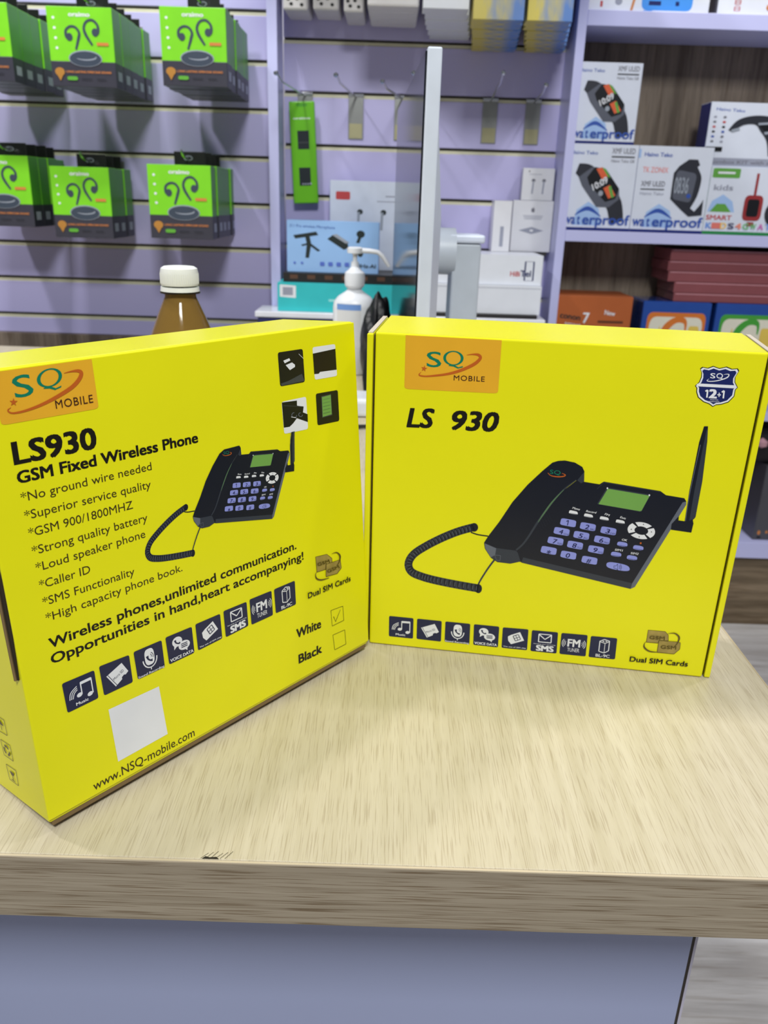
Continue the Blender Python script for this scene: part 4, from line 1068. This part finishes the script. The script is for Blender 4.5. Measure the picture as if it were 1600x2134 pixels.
nt.links.new(rp.outputs[0], nt.nodes['Principled BSDF'].inputs['Base Color']); nt.nodes['Principled BSDF'].inputs['Roughness'].default_value = .4
def pmax(P):
    P.text('P   max', (.10, .17), (.82, .15), .055, mat('grey_blue_print', (120, 136, 160), .35), .02)
hang_stack(881, 977, 17, 1.60, 6, WB, 'white box hanging above the monitor, # in its row', 'white boxes hanging above the monitor', lambda P: P.rect(.1, .5, .5, .6, GLT), back=981)
hang_stack(985, 1091, 40, 1.58, 7, YBL, 'yellow and blue box hanging right of the white ones, # in its row', 'yellow and blue hanging boxes, left column', pmax, back=1079)
hang_stack(1098, 1192, 43, 1.58, 7, YBL, 'yellow and blue box hanging beside the right post, # in its row', 'yellow and blue hanging boxes, right column', pmax, back=1182)

# ------------------------------------------------------------------ shelf unit: watch boxes
WBX = mat('watch_carton_white', (214, 220, 236), .28, var=.02); NAVS = mat('navy_carton_side', (28, 40, 110), .35)
WTX = mat('waterproof_blue_print', (52, 84, 170), .35); WAV = mat('water_light_print', (160, 190, 235), .35); GW = mat('watch_dark_print', (44, 46, 56), .35); GWL = mat('watch_mid_print', (88, 92, 106), .35)
SCB = mat('watch_screen_print', (22, 24, 30), .3); ORR = mat('watch_orange_print', (214, 96, 60), .35); GNN = mat('watch_green_print', (96, 160, 70), .35)
def waterproof_print(P, kind):
    P.rect(0, 0, 1, .035, NAVS)
    P.poly([(.16, .06), (.2, .24), (.36, .34), (.52, .26), (.58, .06)], WAV); P.stroke([(.18, .18), (.36, .26), (.56, .17)], [.01, .05, .01], WTX)
    if kind == 0:
        P.text('Haino Teko', (.04, .88), (.42, .88), .04, WTX, .01)
        P.text('XMF ULED', (.62, .90), (.95, .90), .06, DGY, .01); P.rect(.62, .855, .95, .87, SCB); P.text('Haino Teko G8', (.62, .80), (.95, .80), .035, DGY)
        P.stroke([(.15, .72), (.30, .66), (.45, .55)], [.12, .22, .24], GW); P.stroke([(.62, .45), (.74, .30), (.80, .10)], [.22, .22, .2], GW)
        P.poly([(.18, .62), (.36, .74), (.56, .72), (.78, .50), (.80, .38), (.66, .28), (.48, .28), (.24, .52)], GWL)
        P.poly([(.30, .62), (.40, .74), (.56, .72), (.78, .50), (.74, .38), (.60, .34), (.34, .54)], SCB)
        P.poly([(.42, .72), (.50, .74), (.60, .64), (.52, .60)], ORR); P.poly([(.50, .74), (.56, .72), (.64, .62), (.60, .63)], GNN)
        P.poly([(.55, .50), (.64, .54), (.74, .42), (.64, .38)], ORR); P.poly([(.62, .52), (.66, .53), (.72, .40), (.68, .39)], GNN)
        P.text('10:09', (.41, .47), (.61, .57), .075, WHT, .02); P.ell(.52, .44, .035, .032, EARH)
    else:
        P.text('Haino Teko', (.08, .88), (.45, .88), .045, WTX, .02); P.rect(0, .86, .03, .96, WAV)
        P.text('TK ZONIX', (.08, .70), (.42, .70), .06, mat('pale_red_print', (226, 150, 150), .35), .015); P.text('XMF ULED', (.08, .54), (.40, .54), .06, DGY, .01); P.rect(.08, .50, .40, .512, SCB); P.text('Haino Teko', (.08, .44), (.40, .44), .035, GLT)
        P.poly([(.50, .70), (.56, .78), (.68, .86), (.80, .86), (.94, .62), (.96, .22), (.78, .20), (.66, .28), (.50, .40)], GW)
        P.stroke([(.84, .80), (.93, .66), (.91, .44), (.82, .28)], [.08, .10, .10, .07], WBX); P.rquad([(.52, .40), (.78, .36), (.82, .70), (.54, .74)], .2, GWL)
        P.text('08', (.53, .47), (.62, .47), .18, EARH, .01); P.text('36', (.63, .47), (.72, .47), .18, EARH, .01); P.ell(.74, .44, .03, .025, WTX)
    for s, xx0, xx1 in (('wa', .03, .19), ('t', .22, .26), ('erproof', .30, .98)): P.text(s, (xx0, .075), (xx1, .075), .115, WTX, .02)
yW = 1.815
zsh = .2325+.0003
wB = at(1471, 464, yW).x-at(1317, 464, yW).x
x1B = at(1321, 400, yW).x; hB = zat(1400, 305, yW)-zsh
x1C = at(1475, 400, yW).x
xB0 = max(x1B-wB, PRi+.003)
t, P, w, h = carton('watch_box', 'white watch box with orange and green watch face, at the front beside the post', 'box', xB0, x1B-.0006, zsh, zsh+hB, yW, .07, WBX, NAVS, 'white watch boxes on the shelf')
P.T = lambda x, y, w=w, h=h: (-w/2+x*w, y*h); waterproof_print(P, 0); P.build('printed_front', t)
t, P, w, h = carton('watch_box', 'white watch box with glare and a rounded black watch, second from the post', 'box', x1B, x1C, zsh, zsh+hB*1.0, yW, .07, WBX, NAVS, 'white watch boxes on the shelf')
P.T = lambda x, y, w=w, h=h: (-w/2+x*w, y*h); waterproof_print(P, 1); P.build('printed_front', t)
yW2 = yW+.004
zA = zsh+hB+.0004
t, P, w, h = carton('watch_box', 'white watch box standing on top of another watch box beside the post', 'box', xB0+.002, at(1330, 220, yW2).x, zA, zat(1275, 130, yW2), yW2, .065, WBX, NAVS, 'white watch boxes on the shelf')
P.T = lambda x, y, w=w, h=h: (-w/2+x*w, y*h); waterproof_print(P, 0); P.build('printed_front', t)
# kids watch box and the box on it
hE = zat(1550, 349, yW)-zsh
t, P, w, h = carton('watch_box', 'white kids watch box with red and black watches, third from the post', 'box', x1C+.0006, x1C+.175, zsh, zsh+hE, yW, .07, WBX, GRNS, 'white watch boxes on the shelf')
P.T = lambda x, y, w=w, h=h: (-w/2+x*w, y*h)
P.rect(0, 0, 1, .05, mat('green_base_print', (40, 130, 70), .35)); P.rquad([(.02, .84), (.34, .84), (.34, .98), (.02, .98)], .1, GNN); P.rect(.08, .90, .28, .93, WHT)
P.poly([(.02, .34), (.34, .34), (.30, .50), (.18, .60), (.06, .50)], WAV); P.poly([(.05, .34), (.30, .34), (.22, .46), (.12, .46)], GNN)
P.text('kids', (.06, .66), (.28, .66), .08, GLT, .02); P.text('SMART', (.02, .22), (.32, .22), .07, REDP, .02)
P.rquad([(.44, .22), (.66, .22), (.66, .60), (.44, .60)], .25, mat('dark_red_watch_print', (150, 50, 54), .35)); P.rquad([(.48, .28), (.62, .28), (.62, .54), (.48, .54)], .2, SCB); P.stroke([(.55, .60), (.55, .92)], .03, mat('dark_red_watch_print', (150, 50, 54), .35), False); P.stroke([(.55, .2), (.55, .14)], .08, mat('dark_red_watch_print', (150, 50, 54), .35), False)
P.ell(.86, .34, .16, .22, GW); P.ell(.86, .34, .09, .13, WBX); P.rquad([(.80, .52), (.99, .52), (.99, .80), (.80, .80)], .2, GW); P.rect(.84, .56, .96, .74, ORR)
cols = [(110, 150, 220), (220, 120, 110), (240, 200, 110), (90, 90, 120), (230, 140, 120), (120, 190, 130), (110, 180, 120), (200, 110, 180)]
for k, chh in enumerate('KIDS4GWATCH'): P.text(chh, (.03+.088*k, .09), (.095+.088*k, .09), .085, mat('rainbow_print_%d' % (k % 8), cols[k % 8], .4), .03)
P.build('printed_front', t)
yD = yW+.012
t, P, w, h = carton('watch_box', 'pale watch box with navy side lying on top of the kids watch box', 'box', at(1473, 280, yD).x, at(1473, 280, yD).x+.19, zsh+hE+.0004, zat(1530, 213, yD), yD, .06, WBX, NAVS, 'white watch boxes on the shelf')
P.T = lambda x, y, w=w, h=h: (-w/2+x*w, y*h)
P.text('Haino Teko', (.06, .87), (.36, .85), .045, WTX, .015); P.text('RW-34', (.62, .86), (.78, .85), .05, DGY, .02); P.rquad([(.80, .83), (1., .83), (1., .92), (.80, .92)], .1, WTX)
for j in range(2):
    for k in range(6): P.ell(.06+.10*j, .77-.075*k, .018, .018, [GLT, DGY, REDP, SCB, WTX, DGY][(k+j) % 6], n=8)
P.stroke([(.24, .56), (.34, .70), (.50, .74), (.64, .66), (.74, .46), (.78, .2)], [.06, .10, .14, .24, .22, .2], GW); P.poly([(.50, .70), (.66, .72), (.80, .52), (.66, .48)], SCB)
P.stroke([(.52, .68), (.68, .70)], .035, EARH, False); P.stroke([(.60, .54), (.78, .58)], .04, EARH, False); P.stroke([(.25, .56), (.33, .60)], .04, EARH, False)
P.rect(.0, .24, .18, .31, SCB); P.rect(0, .03, .9, .14, GLT); P.text('Combos KIT with a line', (.05, .05), (.85, .05), .055, DGY, .01); P.build('printed_front', t)

# boxes on the top shelf
zTS = .629+.0003
yT = 1.815
t, P, w, h = carton('toy_box', 'white box with blue picture on the top shelf beside the post', 'box', PRx1+.001, at(1478, 10, yT).x, zTS, zTS+.12, yT, .06, WB, DGY)
BLP = mat('bright_blue_print', (70, 150, 235), .35)
P.rquad([(.44, .03), (.86, .03), (.86, .9), (.44, .9)], .12, BLP); P.rect(.50, .10, .60, .16, NAVYB); P.rect(.72, .10, .75, .16, NAVYB); P.poly([(.46, .03), (.54, .03), (.50, -.0), (.47, .0)], BLP)
P.rect(.10, .06, .12, .14, REDP); P.stroke([(.36, .02), (.38, .2)], .02, ORG2, False); P.ell(.25, .14, .03, .05, GLT); P.build('printed_front', t)
t, P, w, h = carton('toy_box', 'white box with red characters, right one on the top shelf', 'box', at(1496, 10, yT).x, at(1496, 10, yT).x+.2, zTS, zTS+.12, yT, .06, WB, DGY)
for k in range(3):
    P.lines([(.16, .06+.09*k), (.21, .06+.09*k), (.21, .12+.09*k), (.16, .12+.09*k)], .008, REDP, True); P.stroke([(.16, .09+.09*k), (.21, .09+.09*k)], .008, REDP, False)
P.ell(.5, .12, .04, .05, ORG2); P.build('printed_front', t)

# lower compartment
zLO = -.137+.0003
yO = 1.812
OR_ = mat('orange_carton', (178, 94, 48), .4, var=.03)
t, P, w, h = carton('shelf_box', 'orange box standing on the middle shelf beside the post', 'box', PRx1+.0008, at(1316, 650, yO).x, zLO, zat(1240, 617, yO), yO, .12, OR_)
P.text('conon', (.05, .80), (.32, .78), .05, DG, .03); P.text('7', (.36, .76), (.44, .76), .09, WHT, .02); P.text('smart', (.12, .74), (.34, .72), .035, WHT); P.text('New', (.64, .84), (.78, .83), .04, WHT, .02); P.rect(.56, .765, .90, .785, mat('dark_brown_print', (92, 50, 30), .4)); P.build('printed_front', t)
# blue blister packs with panel (plain decorated fronts)
PKB = mat('blue_pack_film', (36, 76, 160), .12, coat=.5); IVR = mat('ivory_panel_print', (226, 222, 206), .4); ORF = mat('orange_frame_print', (214, 120, 50), .35); GNF = mat('green_frame_print', (70, 160, 60), .35); YLD = mat('soft_yellow_print', (226, 196, 90), .4)
yP = 1.825
zp = zat(1470, 631, yP)
for xa, xb, FRM, lab_ in ((1346, 1488, ORF, 'blue glossy pack with orange framed white panel under the burgundy stack'), (1498, 1640, GNF, 'blue glossy pack with green framed white panel under the burgundy stack')):
    t, P, w, h = carton('toy_pack', lab_, 'package', at(xa, 680, yP).x-.012, at(xb, 680, yP).x-.012, zLO, zp, yP, .10, PKB, None, 'blue glossy packs under the burgundy boxes', bev=.004)
    P.T = lambda x, y, w=w, h=h: (-w/2+x*w, y*h)
    P.rquad([(.08, .12), (.94, .12), (.94, .90), (.08, .90)], .1, FRM, 6); P.rquad([(.12, .16), (.90, .16), (.90, .86), (.12, .86)], .14, IVR, 6); P.T = lambda x, y, w=w, h=h: (-w/2+x*w, (y+.12)*h)
    P.stroke([(.66, .60), (.64, .70), (.50, .71), (.36, .62), (.30, .46), (.40, .34), (.56, .34)], [.02, .05, .06, .09, .10, .08, .04], FRM)
    P.ell(.44, .52, .05, .06, IVR); P.poly([(.22, .50), (.28, .66), (.32, .5)], YLD); P.rquad([(.70, .40), (.86, .40), (.86, .66), (.70, .66)], .2, YLD); P.build('printed_front', t)
# burgundy boxes, stacked
BUR = mat('burgundy_carton', (136, 76, 82), .35, var=.04)
rowsB = [633.5, 613, 590, 568, 546.5, 522]
LBB = ['lowest of the stacked burgundy boxes on the blue packs', 'second from the bottom of the burgundy stack', 'middle box of the burgundy stack, jutting left', 'second from the top of the burgundy stack', 'topmost box of the burgundy stack, under the shelf board']
yBu = 1.83; zb_ = zp+.0005
for k in range(5):
    zt_ = zat(1500, rowsB[k+1], yBu)
    xl = at([1402, 1403, 1391, 1391, 1397][k], rowsB[k]-10, yBu).x
    t = thing('flat_box', LBB[k], 'box', (xl, yBu, zb_), 'burgundy boxes stacked on the shelf')
    q = MB(); q.box(0, .36, 0, .12, 0, zt_-zb_-.0004, BUR, .0012); q.build('carton_body', t)
    q = MB(); q.box(.004, .356, -.0004, .0006, zt_-zb_-.0032, zt_-zb_-.0012, mat('burgundy_lid_edge', (196, 140, 150), .25)); q.build('lid_edge', t)
    zb_ = zt_
# bottom compartment
zB2 = -.452+.0003
yq = 1.82
t, P, w, h = carton('appliance_box', 'dark grey box with orange specks on the bottom shelf', 'box', at(1572, 1100, yq).x, at(1572, 1100, yq).x+.3, zB2, zat(1600, 972, yq), yq, .12, mat('dark_grey_carton', (78, 78, 86), .4))
P.ell(.04, .10, .012, .03, ORG2); P.ell(.10, .11, .01, .02, ORG2); P.rect(.03, .02, .06, .05, SCB); P.build('printed_front', t)
zB3 = zat(1600, 972, yq)+.0006
t = thing('bag', 'black soft pouch with pink tag lying on the dark grey box', 'bag', (at(1590, 930, yq).x+.10, yq+.05, zB3))
q = MB(); q.box(-.16, .16, -.05, .05, 0, .085, mat('black_pouch', (20, 20, 24), .5), .03, 5); q.build('pouch_body', t)
q = MB(); q.lathe([(.001, -.012), (.012, -.006), (.013, .004), (.001, .012)], mat('pink_tag', (196, 150, 160), .4), 16, c=(-.105, -.052, .055)); q.build('pink_tag', t)
